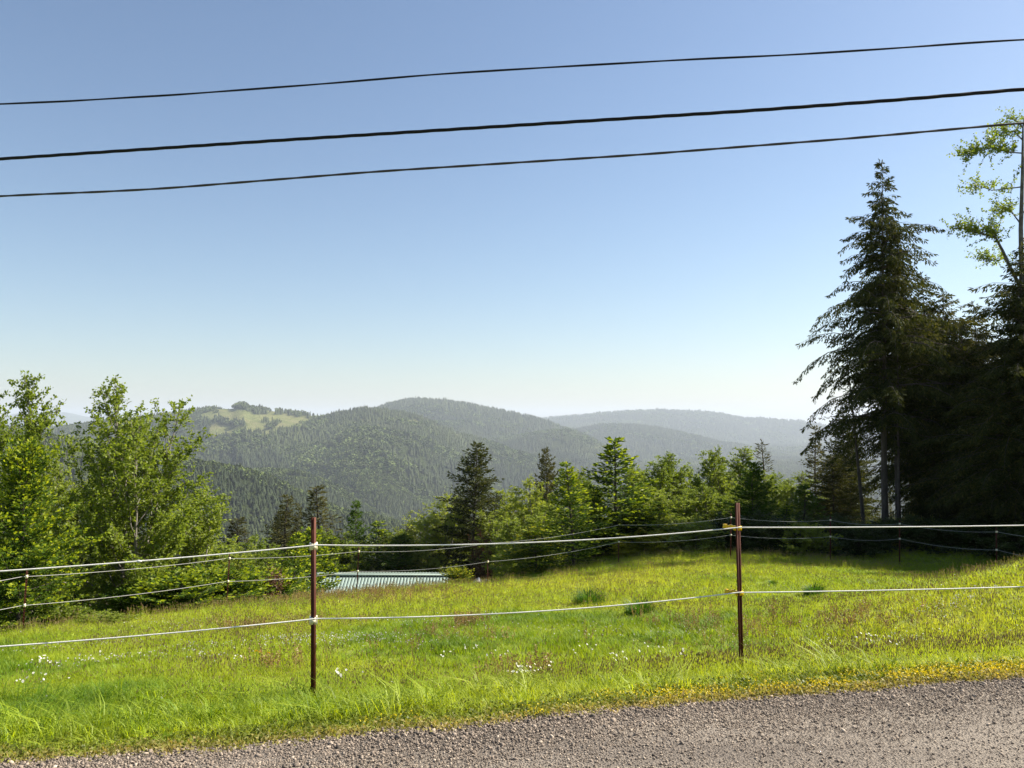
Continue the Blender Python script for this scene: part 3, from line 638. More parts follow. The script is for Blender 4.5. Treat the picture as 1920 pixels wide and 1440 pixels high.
def make_conifer(seed, H, Wd, start=.03, whorl=.26, per=6, droop=-.25, tipup=.3, el0=.25, el1=.9, shoot=.13, sw=.05, prof_pow=.85, irregular=.25, new=.0, twist=1.0, dens=1.0, hang=.0, lean=.02, accents=(), trunk_r=.011, topgap=0.0):
    rng = np.random.default_rng(seed); T = Acc(); C = Acc()
    st = curve_pts(np.array([0, 0, -.3]), np.array([lean * rng.normal(), lean * rng.normal(), 1.0]), H + .3, 16, UP * .05, rng, .008)
    T.tube(st, np.linspace(trunk_r * H ** 1.05 * 1.0, .006, 17), 8)
    sb, sdv, sl_, sn, snew = [], [], [], [], []      # shoots
    z = start * H; az_ = rng.random() * 6; jobs = []
    while z < H * .985:
        f = max(0.0, min(.999, (z / H - start) / (1 - start)))
        lay = rng.uniform(1 - irregular, 1 + irregular * .6) * (1 - .45 * max(0, (f - .8) / .2) * (H > 9))
        for b in range(per if f < .85 else (max(3, per - 2) if H < 9 else 4)):
            az_ += 6.283 / per + rng.normal() * .25
            rad = Wd / 2 * ((1 - f) ** prof_pow * (min(1, .55 + 2.2 * f)) + .015) * lay * (rng.uniform(.7, 1.2) if H < 9 else rng.choice([.5, .75, .95, 1.1, 1.3], p=[.16, .22, .27, .22, .13]) * rng.uniform(.9, 1.1))
            jobs.append((z + rng.uniform(-.4, .4) * whorl, az_, rad, el0 + (el1 - el0) * f ** 1.3 + rng.normal() * .1))
        z += whorl * (1.05 - .45 * f) * rng.uniform(.8, 1.2); az_ += rng.random()
    for (fz, a, rad) in accents: jobs.append((fz * H, a, rad, .12))
    for (z, a, rad, el) in jobs:
        p, _ = lerp_path(st, min(.99, (z + .3) / (H + .3))); L = max(.14, rad)
        dr = np.array([math.cos(a) * math.cos(el), math.sin(a) * math.cos(el), math.sin(el)])
        br = curve_pts(p, dr, L, 5, UP * droop, rng, .035)
        br[-1] += UP * tipup * .12 * L; br[-2] += UP * tipup * .03 * L
        T.tube(br, np.linspace(.006 + .007 * L, .002, 6), 4, cap=False)
        side = np.cross(dr, UP); side /= np.linalg.norm(side) + 1e-9
        n = max(4, int(L / .085 * dens))
        for k in range(n):
            t = .08 + .92 * (k + rng.random() * .7) / n
            t = min(t, 1.0); q, dd = lerp_path(br, t); dd = dd / np.linalg.norm(dd); s = 1 if k % 2 else -1
            tl = (.10 + .30 * L * (1 - t) ** .8 * min(1, .35 + t * 2)) * rng.uniform(.6, 1.15); tl = min(tl, .75)
            td = dd * .75 + side * s * rng.uniform(.5, .95) + rng.normal(size=3) * .16 - UP * hang * rng.uniform(.3, 1.2); td /= np.linalg.norm(td)
            m = max(2, int(tl / (shoot * .42) * dens)); u = (np.arange(m) + rng.random(m)) / m
            s2 = np.cross(td, UP + rng.normal(size=3) * .3); s2 /= np.linalg.norm(s2) + 1e-9
            sg = np.where(np.arange(m) % 2 == 0, 1, -1)[:, None]
            sb.append(q + td * (tl * u)[:, None]); dv = td * .8 + s2 * sg * .75 + rng.normal(size=(m, 3)) * .22 - UP * hang * .5; sdv.append(dv)
            sl_.append(shoot * rng.uniform(.7, 1.3, m) * (1.1 - .3 * u)); snew.append((u > .55) * (t > .45) * 1.0 * (rng.random(m) < new))
            sb.append(q[None] + td * tl * .85); sdv.append(td[None]); sl_.append(np.array([shoot * 1.2])); snew.append(np.array([1.0 * (rng.random() < new)]))
        m = 3
        sb.append(br[-1][None].repeat(m, 0)); sdv.append((br[-1] - br[-2]) / np.linalg.norm(br[-1] - br[-2]) + rng.normal(size=(m, 3)) * .25); sl_.append(np.full(m, shoot * 1.3)); snew.append((rng.random(m) < new) * 1.0)
    # leader
    m = int(8); zz = H * (1 - rng.random(m) * .05); pp = np.array([lerp_path(st, min(.999, (q + .3) / (H + .3)))[0] for q in zz])
    sb.append(pp); sdv.append(UP + rng.normal(size=(m, 3)) * .45); sl_.append(np.full(m, shoot * 1.1)); snew.append((rng.random(m) < new) * 1.0)
    P = np.concatenate(sb); D = np.concatenate(sdv); Ls = np.concatenate(sl_); nw = np.concatenate(snew) > .5
    C.leaves(P[~nw], D[~nw], Ls[~nw], sw, rng, mat=0)
    if nw.any(): C.leaves(P[nw], D[nw], Ls[nw] * .95, sw * 1.25, rng, mat=1)
    return dict(trunk=T.mesh('trunk', True), crown=C.mesh('crown'), H=H, W=Wd, leafn=len(P))

KIND = {}
KIND['alder_big'] = make_broadleaf(11, 6.8, 5.2, stems=4, nb=44, dens=2.1, leaf=.072, start=.1, crown_pow=.85, taper=0.58)
KIND['alder_a'] = make_broadleaf(12, 6.5, 3.4, stems=2, nb=44, dens=2.0, leaf=.074, start=.14, taper=0.6)
KIND['alder_b'] = make_broadleaf(13, 6.0, 3.0, stems=1, nb=64, dens=2.2, leaf=.08, start=.06, taper=0.3)
KIND['alder_c'] = make_broadleaf(14, 5.5, 3.4, stems=3, nb=36, dens=2.1, leaf=.08, start=.05, taper=0.25)
KIND['alder_d'] = make_broadleaf(15, 5.5, 2.5, stems=1, nb=60, dens=2.2, leaf=.072, start=.08, taper=0.45)
KIND['bush_a'] = make_broadleaf(16, 2.2, 3.0, stems=6, nb=18, dens=1.8, leaf=.085, start=.03, ang=(.2, 1.0))
KIND['bush_b'] = make_broadleaf(17, 1.7, 2.6, stems=7, nb=16, dens=1.8, leaf=.085, start=.03, ang=(.2, 1.0))
KIND['dead_bush'] = make_broadleaf(18, 1.6, 1.1, stems=4, nb=18, dens=1.3, leaf=.065, start=.08)
SP = dict(droop=-.12, tipup=.6, el1=1.0, dens=1.2, shoot=.105, sw=.05)
KIND['spruce_a'] = make_conifer(21, 4.2, 2.6, new=.7, el0=.15, per=6, whorl=.27, irregular=.2, prof_pow=.85, **SP)
KIND['spruce_b'] = make_conifer(22, 4.6, 2.6, new=.65, el0=.15, per=6, whorl=.32, irregular=.35, prof_pow=.9, **SP)
KIND['spruce_c'] = make_conifer(23, 3.6, 2.6, new=.7, el0=.25, per=7, whorl=.23, irregular=.35, prof_pow=.65, **SP)
KIND['spruce_big'] = make_conifer(25, 5.2, 4.0, new=.7, el0=.2, per=8, whorl=.25, irregular=.4, prof_pow=.5, **SP)
KIND['spruce_bush'] = make_conifer(24, 1.6, 2.8, new=.7, el0=.35, per=9, whorl=.15, irregular=.4, prof_pow=.45, **SP)
HM = dict(tipup=-.7, hang=.95, trunk_r=.0095)
KIND['hem_a'] = make_conifer(31, 13.5, 6.2, start=.27, whorl=.3, per=9, droop=-1.05, el0=.34, el1=1.0, irregular=.8, prof_pow=.8, dens=1.15, shoot=.15, sw=.05, accents=((.47, 3.05, 3.2), (.5, 2.9, 2.6), (.455, 3.3, 2.7), (.61, .15, 3.2), (.60, .0, 2.7), (.4, 3.3, 2.4), (.36, 2.8, 2.2), (.72, .1, 1.9), (.74, 3.0, 1.7)), **HM)
KIND['hem_b'] = make_conifer(32, 12.0, 7.0, start=.05, whorl=.33, per=9, droop=-.75, el0=.15, el1=.95, irregular=.55, prof_pow=.7, dens=1.15, shoot=.16, sw=.055, **HM)
KIND['hem_c'] = make_conifer(33, 10.5, 7.0, start=.03, whorl=.33, per=9, droop=-.7, el0=.15, el1=.95, irregular=.5, prof_pow=.6, dens=1.15, shoot=.16, sw=.055, **HM)
KIND['hem_s'] = make_conifer(34, 6.0, 4.2, start=.03, whorl=.26, per=8, droop=-.4, tipup=-.1, el0=.25, el1=.95, shoot=.125, sw=.048, hang=.35, irregular=.35, prof_pow=.65, dens=1.1)
KIND['cedar'] = make_conifer(35, 6.0, 2.0, start=.05, whorl=.25, per=6, droop=-.45, tipup=.5, el0=.3, el1=1.0, shoot=.11, sw=.042, hang=.3, irregular=.5, prof_pow=.8, dens=1.0)
KIND['cedar_thin'] = make_conifer(36, 6.0, 1.5, start=.1, whorl=.42, per=4, droop=-.2, tipup=.4, el0=.45, el1=1.05, shoot=.12, sw=.03, hang=.1, irregular=.5, prof_pow=.8, dens=.45)
KIND['bare'] = make_conifer(37, 9.0, 2.4, start=.45, whorl=.6, per=4, droop=-.4, tipup=.2, el0=.2, el1=.9, shoot=.13, sw=.04, hang=.3, irregular=.5, prof_pow=.6, dens=.6, trunk_r=.008)
for v in KIND.values():                                   # measured size of what was grown
    n_ = len(v['crown'].vertices); co = np.empty(n_ * 3, np.float32); v['crown'].vertices.foreach_get('co', co); co = co.reshape(-1, 3)
    v['H'] = float(co[:, 2].max()); v['W'] = 2 * float(np.percentile(np.hypot(co[:, 0], co[:, 1]), 96.5))
open('/tmp/stats.txt', 'w').write(str([(k, v['leafn'], len(v['trunk'].polygons), round(v['H'], 1), round(v['W'], 1)) for k, v in KIND.items()]))
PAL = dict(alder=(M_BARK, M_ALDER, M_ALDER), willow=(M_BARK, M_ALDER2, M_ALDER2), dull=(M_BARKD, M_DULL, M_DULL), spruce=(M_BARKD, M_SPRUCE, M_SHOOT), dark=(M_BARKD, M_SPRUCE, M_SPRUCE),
           hem=(M_BARKD, M_HEM, M_HEM), cedar=(M_BARKD, M_CEDAR, M_CEDAR), red=(M_BARKD, M_RED, M_RED), yellow=(M_BARKD, M_SPRUCE, M_YEL), yshrub=(M_BARKD, M_YEL, M_YEL))
for v in KIND.values():
    v['trunk'].materials.append(M_BARK)
    v['crown'].materials.append(M_ALDER); v['crown'].materials.append(M_SHOOT)
def plant(kind, name, cat, px, top, Y, wpx, pal, label, group=None, rz=None, lean=(0, 0)):
    k = KIND[kind]; x = ray(px, top)[0] * Y; zb = gz(x, Y); zt = at(px, top, Y).z
    h = max(.3, zt - zb); w = wpx * Y / F
    t = empty(name, (x, Y, zb - .03), (px * 12.9898 + Y * 78.2) % 6.283 if rz is None else rz); tag(t, label, cat, group)
    t.scale = (w / k['W'], w / k['W'], h / k['H']); t.rotation_euler[0] = lean[0]; t.rotation_euler[1] = lean[1]
    for nm, slots in (('trunk', PAL[pal][:1]), ('crown', PAL[pal][1:])):
        o = link(nm, k[nm], t)
        for i, m in enumerate(slots): o.material_slots[i].link = 'OBJECT'; o.material_slots[i].material = m
    return t

def slope_wood():
    rng = np.random.default_rng(17); n = 5200
    r = np.sqrt(rng.uniform(66 ** 2, 420 ** 2, n)); a = rng.uniform(-.68, .68, n); x = r * np.sin(a); y = r * np.cos(a)
    k = (y > 66) & (fbm(x, y, 40, 3, 5) > .34); x, y, r = x[k], y[k], r[k]; n = len(x); z = ground_z(x, y)
    src = []
    for nm, pal in (('hem_s', M_HEM), ('spruce_b', M_SPRUCE), ('cedar', M_CEDAR), ('alder_d', M_ALDER2)):
        m = KIND[nm]['crown'].copy(); m.materials.clear(); m.materials.append(pal); m.materials.append(pal); src.append(m)
    idx = rng.choice(4, n, p=[.34, .26, .28, .12]); h = rng.uniform(5, 10.5, n) * (.8 + .25 * sstep(80, 300, r)); s = h / 6.0
    scatter('slope_wood', src, np.stack([x, y, z - .2], -1), np.stack([s, s, s * rng.uniform(.9, 1.2, n)], -1), np.stack([0 * s, 0 * s, rng.uniform(0, 6.3, n)], -1), idx, rng.random(n), [], 'mixed wood covering the steep slope below the meadow')
slope_wood()

G_ROW = 'young trees along the far fence'; G_DARK = 'dark conifers at the edge of the meadow'; G_LEFT = 'trees at the low side of the meadow'
B, C_ = 'alder_tree', 'tree'
# low side of the meadow
plant('spruce_big', 'spruce_tree', 'spruce', 45, 815, 17.5, 240, 'spruce', 'bushy bright green spruce reaching the ground behind the lowest far fence post', G_LEFT)
plant('spruce_big', 'spruce_tree', 'spruce', -75, 800, 19, 270, 'spruce', 'bright spruce cut by the picture edge beside the lowest far fence post', G_LEFT)
plant('alder_d', B, 'alder', 66, 690, 24, 150, 'alder', 'airy alder with a thin pointed top rising above the bushy bright spruce', G_LEFT)
plant('alder_d', B, 'alder', -5, 722, 26, 140, 'alder', 'airy alder cut by the picture edge, above the bushy spruce', G_LEFT)
plant('alder_big', B, 'alder', 252, 697, 22.5, 310, 'alder', 'tall broad alder with several pale stems, the biggest at the low side of the meadow', G_LEFT, rz=.6)
plant('alder_c', B, 'alder', 150, 850, 29, 150, 'willow', 'duller alder half hidden between the bright spruce and the broad alder', G_LEFT)
plant('alder_c', B, 'alder', 350, 900, 25, 170, 'alder', 'low leafy alder filling in under the broad alder beside the open hillside', G_LEFT)
plant('alder_b', B, 'alder', 205, 920, 26, 170, 'dull', 'dark shaded alder under the crown of the broad alder', G_LEFT)
plant('alder_c', B, 'alder', 420, 985, 31, 120, 'willow', 'greyish young alder behind the second visible far fence post', G_LEFT)
plant('spruce_bush', 'spruce_shrub', 'shrub', 330, 1062, 20.4, 175, 'spruce', 'low spreading spruce in front of the broad alder trunk', G_LEFT)
plant('spruce_bush', 'spruce_shrub', 'shrub', 412, 1052, 22.5, 190, 'spruce', 'low spreading spruce right behind the second visible far fence post', G_LEFT)
plant('spruce_bush', 'spruce_shrub', 'shrub', 500, 1052, 25.5, 150, 'spruce', 'low spruce between the second far post and the near cream clipped post', G_LEFT)
plant('spruce_bush', 'spruce_shrub', 'shrub', 255, 1085, 21, 150, 'dark', 'dark low spruce in the shade under the broad alder', G_LEFT)
plant('bush_b', 'leafy_shrub', 'shrub', 190, 1143, 16.0, 110, 'alder', 'small leafy shrub in the grass just below the dark shaded spruce', G_LEFT)
plant('bush_b', 'leafy_shrub', 'shrub', 118, 1120, 18, 130, 'alder', 'leafy shrub at the foot of the bushy bright spruce', G_LEFT)
plant('dead_bush', 'withered_shrub', 'shrub', 516, 1056, 24.8, 62, 'red', 'pale brown withered shrub leaning between low spruces', G_LEFT)
# behind the barn and down the slope
plant('cedar', 'cedar_tree', 'cedar', 537, 925, 60, 95, 'cedar', 'greyish brown thin cedar standing furthest from the barn roof', G_LEFT)
plant('cedar', 'cedar_tree', 'cedar', 603, 907, 62, 120, 'cedar', 'greyish brown cedar with a spiky top above the near cream clipped post', G_LEFT)
plant('cedar', 'cedar_tree', 'cedar', 455, 968, 64, 120, 'cedar', 'dull brown cedar beyond the broad alder on the slope', G_LEFT)
plant('spruce_b', 'spruce_tree', 'spruce', 672, 935, 60, 90, 'dark', 'slim dark spruce behind the barn roof', G_LEFT)
plant('alder_c', B, 'alder', 485, 990, 44, 120, 'alder', 'small alder on the slope above the withered shrub', G_LEFT)
plant('spruce_a', 'spruce_tree', 'spruce', 545, 995, 36, 130, 'spruce', 'small bright spruce just short of the near cream clipped post', G_LEFT)
plant('spruce_c', 'spruce_tree', 'spruce', 583, 985, 40, 120, 'spruce', 'small bright spruce directly behind the near cream clipped post', G_LEFT)
plant('alder_c', B, 'alder', 640, 985, 58, 130, 'alder', 'light green alder behind the barn end next to the cream clipped post', G_LEFT)
plant('spruce_a', 'spruce_tree', 'spruce', 615, 1005, 57, 110, 'spruce', 'dense bright spruce behind the near end of the barn roof', G_LEFT)
plant('spruce_b', 'spruce_tree', 'spruce', 700, 975, 59, 140, 'spruce', 'broad spruce behind the middle of the barn roof', G_LEFT)
plant('spruce_c', 'spruce_tree', 'spruce', 752, 1000, 58, 110, 'dark', 'dark low spruce behind the far end of the barn roof', G_LEFT)
plant('alder_c', B, 'alder', 815, 922, 60, 150, 'willow', 'rounded light green alder in front of the dark lone hemlock', G_LEFT)
plant('alder_b', B, 'alder', 775, 985, 59, 100, 'willow', 'lower light green alder at the end of the barn roof', G_LEFT)
plant('hem_s', 'hemlock_tree', 'hemlock', 885, 824, 59, 140, 'hem', 'dark lone hemlock standing against the far forested slope', G_ROW)
plant('dead_bush', 'withered_shrub', 'shrub', 905, 983, 57, 62, 'red', 'reddish brown withered tree under the dark lone hemlock', G_ROW)
plant('spruce_bush', 'spruce_shrub', 'shrub', 858, 1058, 29, 60, 'yellow', 'small yellow green spruce beside the stony fence post')
# the row along the far fence
plant('alder_c', B, 'alder', 962, 930, 57, 150, 'willow', 'soft green alder at the open end of the far tree row', G_ROW)
plant('alder_c', B, 'alder', 1003, 882, 44, 150, 'willow', 'tall soft green alder behind the yellow green spruce shrub', G_ROW)
plant('hem_s', 'hemlock_tree', 'hemlock', 1030, 835, 54, 85, 'cedar', 'brownish hemlock top poking out above the soft green alders', G_ROW)
plant('alder_b', B, 'alder', 1050, 872, 43, 130, 'willow', 'soft green alder directly behind the slim young spruce', G_ROW)
plant('spruce_c', 'spruce_shrub', 'shrub', 1005, 985, 29.5, 130, 'yellow', 'yellow green spruce shrub beside the slim young spruce', G_ROW)
plant('spruce_a', 'spruce_tree', 'spruce', 1076, 862, 28.5, 150, 'spruce', 'slim young spruce alone in front of the far tree row', G_ROW)
plant('spruce_a', 'spruce_tree', 'spruce', 1156, 816, 31.5, 200, 'spruce', 'tallest young spruce in the far row with a tiered pointed top', G_ROW)
plant('spruce_c', 'spruce_tree', 'spruce', 1200, 945, 30.5, 150, 'spruce', 'low bushy spruce right beside the tallest young spruce', G_ROW)
plant('alder_b', B, 'alder', 1215, 852, 38, 120, 'alder', 'leafy alder right behind the low bushy spruce', G_ROW)
plant('alder_d', B, 'alder', 1262, 845, 40, 120, 'alder', 'airy alder between the leafy alder and the tallest alder of the row', G_ROW)
plant('alder_c', B, 'alder', 1250, 905, 33, 140, 'alder', 'low spreading alder in front of the airy alders', G_ROW)
plant('alder_b', B, 'alder', 1312, 832, 37, 105, 'alder', 'tallest alder of the row with a straight dark stem', G_ROW)
plant('alder_d', B, 'alder', 1350, 880, 36, 100, 'alder', 'short airy alder left of the near yellow clipped post', G_ROW)
plant('alder_d', B, 'alder', 1388, 834, 38, 110, 'alder', 'airy alder right behind the near yellow clipped post', G_ROW)
plant('spruce_c', 'spruce_tree', 'spruce', 1408, 862, 32, 110, 'dark', 'small dark spruce beside the near yellow clipped post', G_ROW)
plant('cedar_thin', 'cedar_tree', 'cedar', 1438, 820, 42, 75, 'cedar', 'thin nearly bare cedar sticking up beside the small dark spruce', G_ROW)
plant('alder_c', B, 'alder', 1452, 872, 36, 120, 'alder', 'bushy alder under the thin nearly bare cedar', G_ROW)
plant('alder_a', B, 'alder', 1492, 880, 38, 110, 'alder', 'leafy alder between the bare cedar and the narrow cedar', G_ROW)
plant('spruce_b', 'spruce_tree', 'spruce', 1500, 905, 31.5, 130, 'dark', 'dark spruce shaded by the tall conifers', G_ROW)
plant('cedar', 'cedar_tree', 'cedar', 1530, 795, 42, 80, 'cedar', 'narrow pointed cedar at the edge of the tall conifers', G_ROW)
plant('hem_s', 'hemlock_tree', 'hemlock', 1582, 762, 44, 110, 'hem', 'half hidden dark hemlock just short of the tall bare trunks', G_ROW)
plant('spruce_a', 'spruce_tree', 'spruce', 1120, 905, 31, 120, 'spruce', 'small spruce between the slim young spruce and the tallest young spruce', G_ROW)
plant('spruce_b', 'spruce_tree', 'spruce', 1240, 940, 31.5, 130, 'spruce', 'small bright spruce at the feet of the airy alders', G_ROW)
plant('alder_b', B, 'alder', 1185, 865, 40, 120, 'alder', 'alder top showing just past the tallest young spruce', G_ROW)
plant('alder_c', B, 'alder', 1235, 870, 42, 130, 'alder', 'broad alder behind the gap between the leafy and airy alders', G_ROW)
plant('alder_c', B, 'alder', 1290, 870, 41, 130, 'alder', 'broad alder behind the tallest alder of the row', G_ROW)
plant('alder_c', B, 'alder', 1335, 900, 34, 130, 'alder', 'low bushy alder at the feet of the tallest alder of the row', G_ROW)
plant('alder_b', B, 'alder', 1370, 875, 40, 120, 'alder', 'broad alder behind the short airy alder', G_ROW)
plant('alder_c', B, 'alder', 1420, 880, 40, 130, 'alder', 'broad alder behind the small dark spruce', G_ROW)
plant('alder_c', B, 'alder', 1395, 920, 33, 110, 'alder', 'low alder showing on both sides of the near yellow clipped post', G_ROW)
plant('spruce_a', 'spruce_tree', 'spruce', 1465, 945, 31, 110, 'spruce', 'small bright spruce at the feet of the thin nearly bare cedar', G_ROW)
plant('alder_c', B, 'alder', 985, 940, 34, 130, 'alder', 'low leafy alder beside the reddish withered tree', G_ROW)
plant('alder_b', B, 'alder', 1095, 890, 39, 110, 'alder', 'alder filling the gap behind the slim young spruce', G_ROW)
plant('hem_s', 'hemlock_tree', 'hemlock', 1560, 850, 36, 120, 'hem', 'low dark hemlock under the narrow pointed cedar', G_DARK)
plant('hem_s', 'hemlock_tree', 'hemlock', 1590, 815, 40, 100, 'hem', 'dark hemlock seen between the bare trunks and the hills', G_DARK)
plant('hem_c', 'hemlock_tree', 'hemlock', 1780, 545, 34, 220, 'hem', 'dark hemlock between the olive boughs and the pale alder', G_DARK, rz=1.7)
plant('hem_c', 'hemlock_tree', 'hemlock', 1930, 640, 28.5, 240, 'hem', 'dense dark hemlock cut by the picture edge below the alder boughs', G_DARK, rz=2.7)
# tall dark conifers
plant('hem_a', 'hemlock_tree', 'hemlock', 1645, 303, 32, 268, 'hem', 'tallest whole hemlock with a bare lower trunk and drooping boughs', G_DARK, rz=0.0)
plant('hem_a', 'hemlock_tree', 'hemlock', 1672, 430, 32.8, 215, 'hem', 'twin hemlock trunk close beside the tallest hemlock', G_DARK, rz=2.2)
plant('bare', 'bare_trunk', 'tree', 1612, 600, 33, 90, 'hem', 'slender bare leaning trunk on the open side of the tallest hemlock', G_DARK, lean=(0, .05))
plant('bare', 'bare_trunk', 'tree', 1676, 610, 31.5, 90, 'hem', 'crooked bare grey trunk just inside the twin hemlock trunks', G_DARK)
plant('hem_b', 'hemlock_tree', 'hemlock', 1748, 505, 34.5, 250, 'hem', 'hemlock with sunlit olive boughs next to the tallest hemlock', G_DARK, rz=1.0)
plant('hem_c', 'hemlock_tree', 'hemlock', 1815, 600, 31.5, 240, 'hem', 'lower dense hemlock filling the dark gap between the conifers', G_DARK, rz=2.0)
plant('hem_b', 'hemlock_tree', 'hemlock', 1898, 455, 29.3, 270, 'hem', 'big black looking hemlock around the pale alder trunk', G_DARK, rz=3.3)
plant('hem_c', 'hemlock_tree', 'hemlock', 1985, 380, 31, 320, 'hem', 'dark hemlock cut by the picture edge behind the pale alder', G_DARK, rz=4.0)
plant('hem_c', 'hemlock_tree', 'hemlock', 1870, 640, 29, 240, 'hem', 'dense dark hemlock nearest to the weedy crest of the meadow', G_DARK, rz=5.0)
plant('hem_c', 'hemlock_tree', 'hemlock', 1752, 720, 33.4, 180, 'hem', 'dense hemlock in shadow behind the twin trunks', G_DARK, rz=.3)
plant('hem_b', 'hemlock_tree', 'hemlock', 1845, 560, 34.5, 250, 'hem', 'shadowed hemlock deeper in the wood behind the pale alder', G_DARK, rz=.9)
for px, Y in ((2080, 30), (2130, 26), (2320, 28), (2210, 24.5), (2420, 25)):
    plant('hem_b', 'hemlock_tree', 'hemlock', px, 420, Y, 300, 'hem', 'dark hemlock outside the picture whose shadow falls on the hollow', G_DARK)

# tall pale alder at the edge of the picture: bare trunk and a few long boughs
def edge_alder():
    Y = 30.2; base = at(1917, 1000, Y); base.z = gz(base.x, Y)
    t = empty('alder_tree', base); tag(t, 'tall pale trunked alder with a few long light green boughs above the dark conifers', 'alder', G_DARK)
    rng = np.random.default_rng(5); T = Acc(); Cr = Acc(); LP, LD = [], []
    rel = lambda px, py, dy=0: np.array(tuple(at(px, py, Y + dy) - base))
    stem = np.array([[0, 0, -.2], rel(1915, 800), rel(1917, 600), rel(1914, 430), rel(1917, 330), rel(1918, 240), rel(1921, 218)])
    T.tube(stem, [.13, .115, .1, .08, .06, .03, .012], 9)
    low = np.array([rel(1925, 560), rel(1896, 505, -.2), rel(1880, 470, -.3), rel(1866, 444, -.4), rel(1840, 438, -.5), rel(1815, 430, -.5), rel(1785, 428, -.5)])
    T.tube(low, [.075, .06, .05, .04, .03, .02, .008], 7)
    boughs = [(low[2:], 1.5), (np.array([rel(1916, 287), rel(1888, 285, -.2), rel(1860, 277, -.3), rel(1835, 283, -.4), rel(1812, 292, -.4)]), 1.3),
              (np.array([rel(1917, 350), rel(1895, 353, .2), rel(1860, 357, .3), rel(1840, 350, .3), rel(1828, 352, .3)]), .7),
              (np.array([rel(1917, 262), rel(1900, 245, .2), rel(1880, 250, .3), rel(1865, 262, .4)]), 1.1), (np.array([rel(1918, 240), rel(1908, 228), rel(1900, 224)]), .9),
              (np.array([rel(1914, 420), rel(1893, 392, .2), rel(1876, 398, .2), rel(1858, 402, .2)]), 1.0), (np.array([rel(1905, 520), rel(1885, 485, .4), rel(1868, 488, .5), rel(1845, 490, .5)]), .8),
              (np.array([rel(1918, 235), rel(1935, 228, .2), rel(1955, 235, .2)]), 1.0), (np.array([rel(1918, 300), rel(1945, 290, .2), rel(1975, 285, .2)]), 1.2), (np.array([rel(1916, 400), rel(1945, 380), rel(1980, 375)]), 1.2)]
    for bp, dn in boughs:
        T.tube(bp, np.linspace(.03, .006, len(bp)), 5)
        L = np.linalg.norm(np.diff(bp, axis=0), axis=1).sum()
        for k in range(int(L * 30 * dn)):
            q, dd = lerp_path(bp, rng.uniform(.12, 1)); dd = dd / np.linalg.norm(dd)
            td = dd * .5 + rng.normal(size=3) * .6 + UP * .45; td /= np.linalg.norm(td); tl = rng.uniform(.15, .85)
            T.tube(np.array([q, q + td * tl]), [.004, .002], 3, cap=False)
            m = int(tl * 30) + 3; u = rng.uniform(.2, 1.05, m)[:, None]; LP.append(q + td * tl * u + rng.normal(size=(m, 3)) * .03); LD.append(rng.normal(size=(m, 3)))
    LP = np.concatenate(LP); LD = np.concatenate(LD)
    Cr.leaves(LP, LD, .085 * rng.uniform(.7, 1.3, len(LP)), .065, rng, up=.3)
    link('trunk', T.mesh('trunk', True), t, [M_BARKG]); link('crown', Cr.mesh('crown'), t, [M_ALDER])
edge_alder()

# shrubs along the foot of the wood
for i, (px, top, Y, w, kd, pal, lab) in enumerate([
    (1310, 965, 29.5, 130, 'bush_a', 'willow', 'brownish bramble shrub under the tallest alder of the row'),
    (1365, 955, 29.8, 120, 'bush_b', 'dull', 'dark shrub behind the near yellow clipped post'),
    (1440, 950, 29.5, 140, 'bush_a', 'dull', 'dark shrub at the foot of the small dark spruce'),
    (1505, 965, 29.2, 130, 'bush_b', 'willow', 'paler shrub in front of the shaded dark spruce'),
    (1560, 955, 30, 140, 'bush_a', 'dull', 'dark shrub just short of the tall bare trunks'),
    (1610, 970, 29, 150, 'bush_a', 'dull', 'dark shrub in front of the leaning bare trunk'),
    (1665, 968, 29.5, 150, 'bush_b', 'dull', 'dark shrub at the foot of the twin trunks'),
    (1725, 960, 29, 160, 'bush_a', 'dull', 'black shaded shrub between the twin trunks and the dense hemlock'),
    (1785, 965, 28.6, 160, 'bush_b', 'dull', 'black shaded shrub below the lower dense hemlock'),
    (1845, 970, 28, 160, 'bush_a', 'dull', 'black shaded shrub behind the tall weed on the crest'),
    (1905, 975, 27, 160, 'bush_a', 'dull', 'black shaded shrub below the pale alder trunk'),
    (1965, 975, 27, 170, 'bush_b', 'dull', 'black shaded shrub cut by the picture edge'),
    (1125, 965, 32, 150, 'bush_a', 'dull', 'dark shrub between the slim spruce and the tallest young spruce'),
    (1260, 960, 30.5, 150, 'bush_b', 'willow', 'leafy shrub under the low spreading alder')]):
    plant(kd, 'leafy_shrub', 'shrub', px, top, Y, w, pal, lab, 'shrubs along the foot of the wood')
plant('bush_b', 'yellow_shrub', 'shrub', 1215, 985, 29.5, 150, 'yshrub', 'yellow green glowing shrub at the foot of the far tree row', 'shrubs along the foot of the wood')

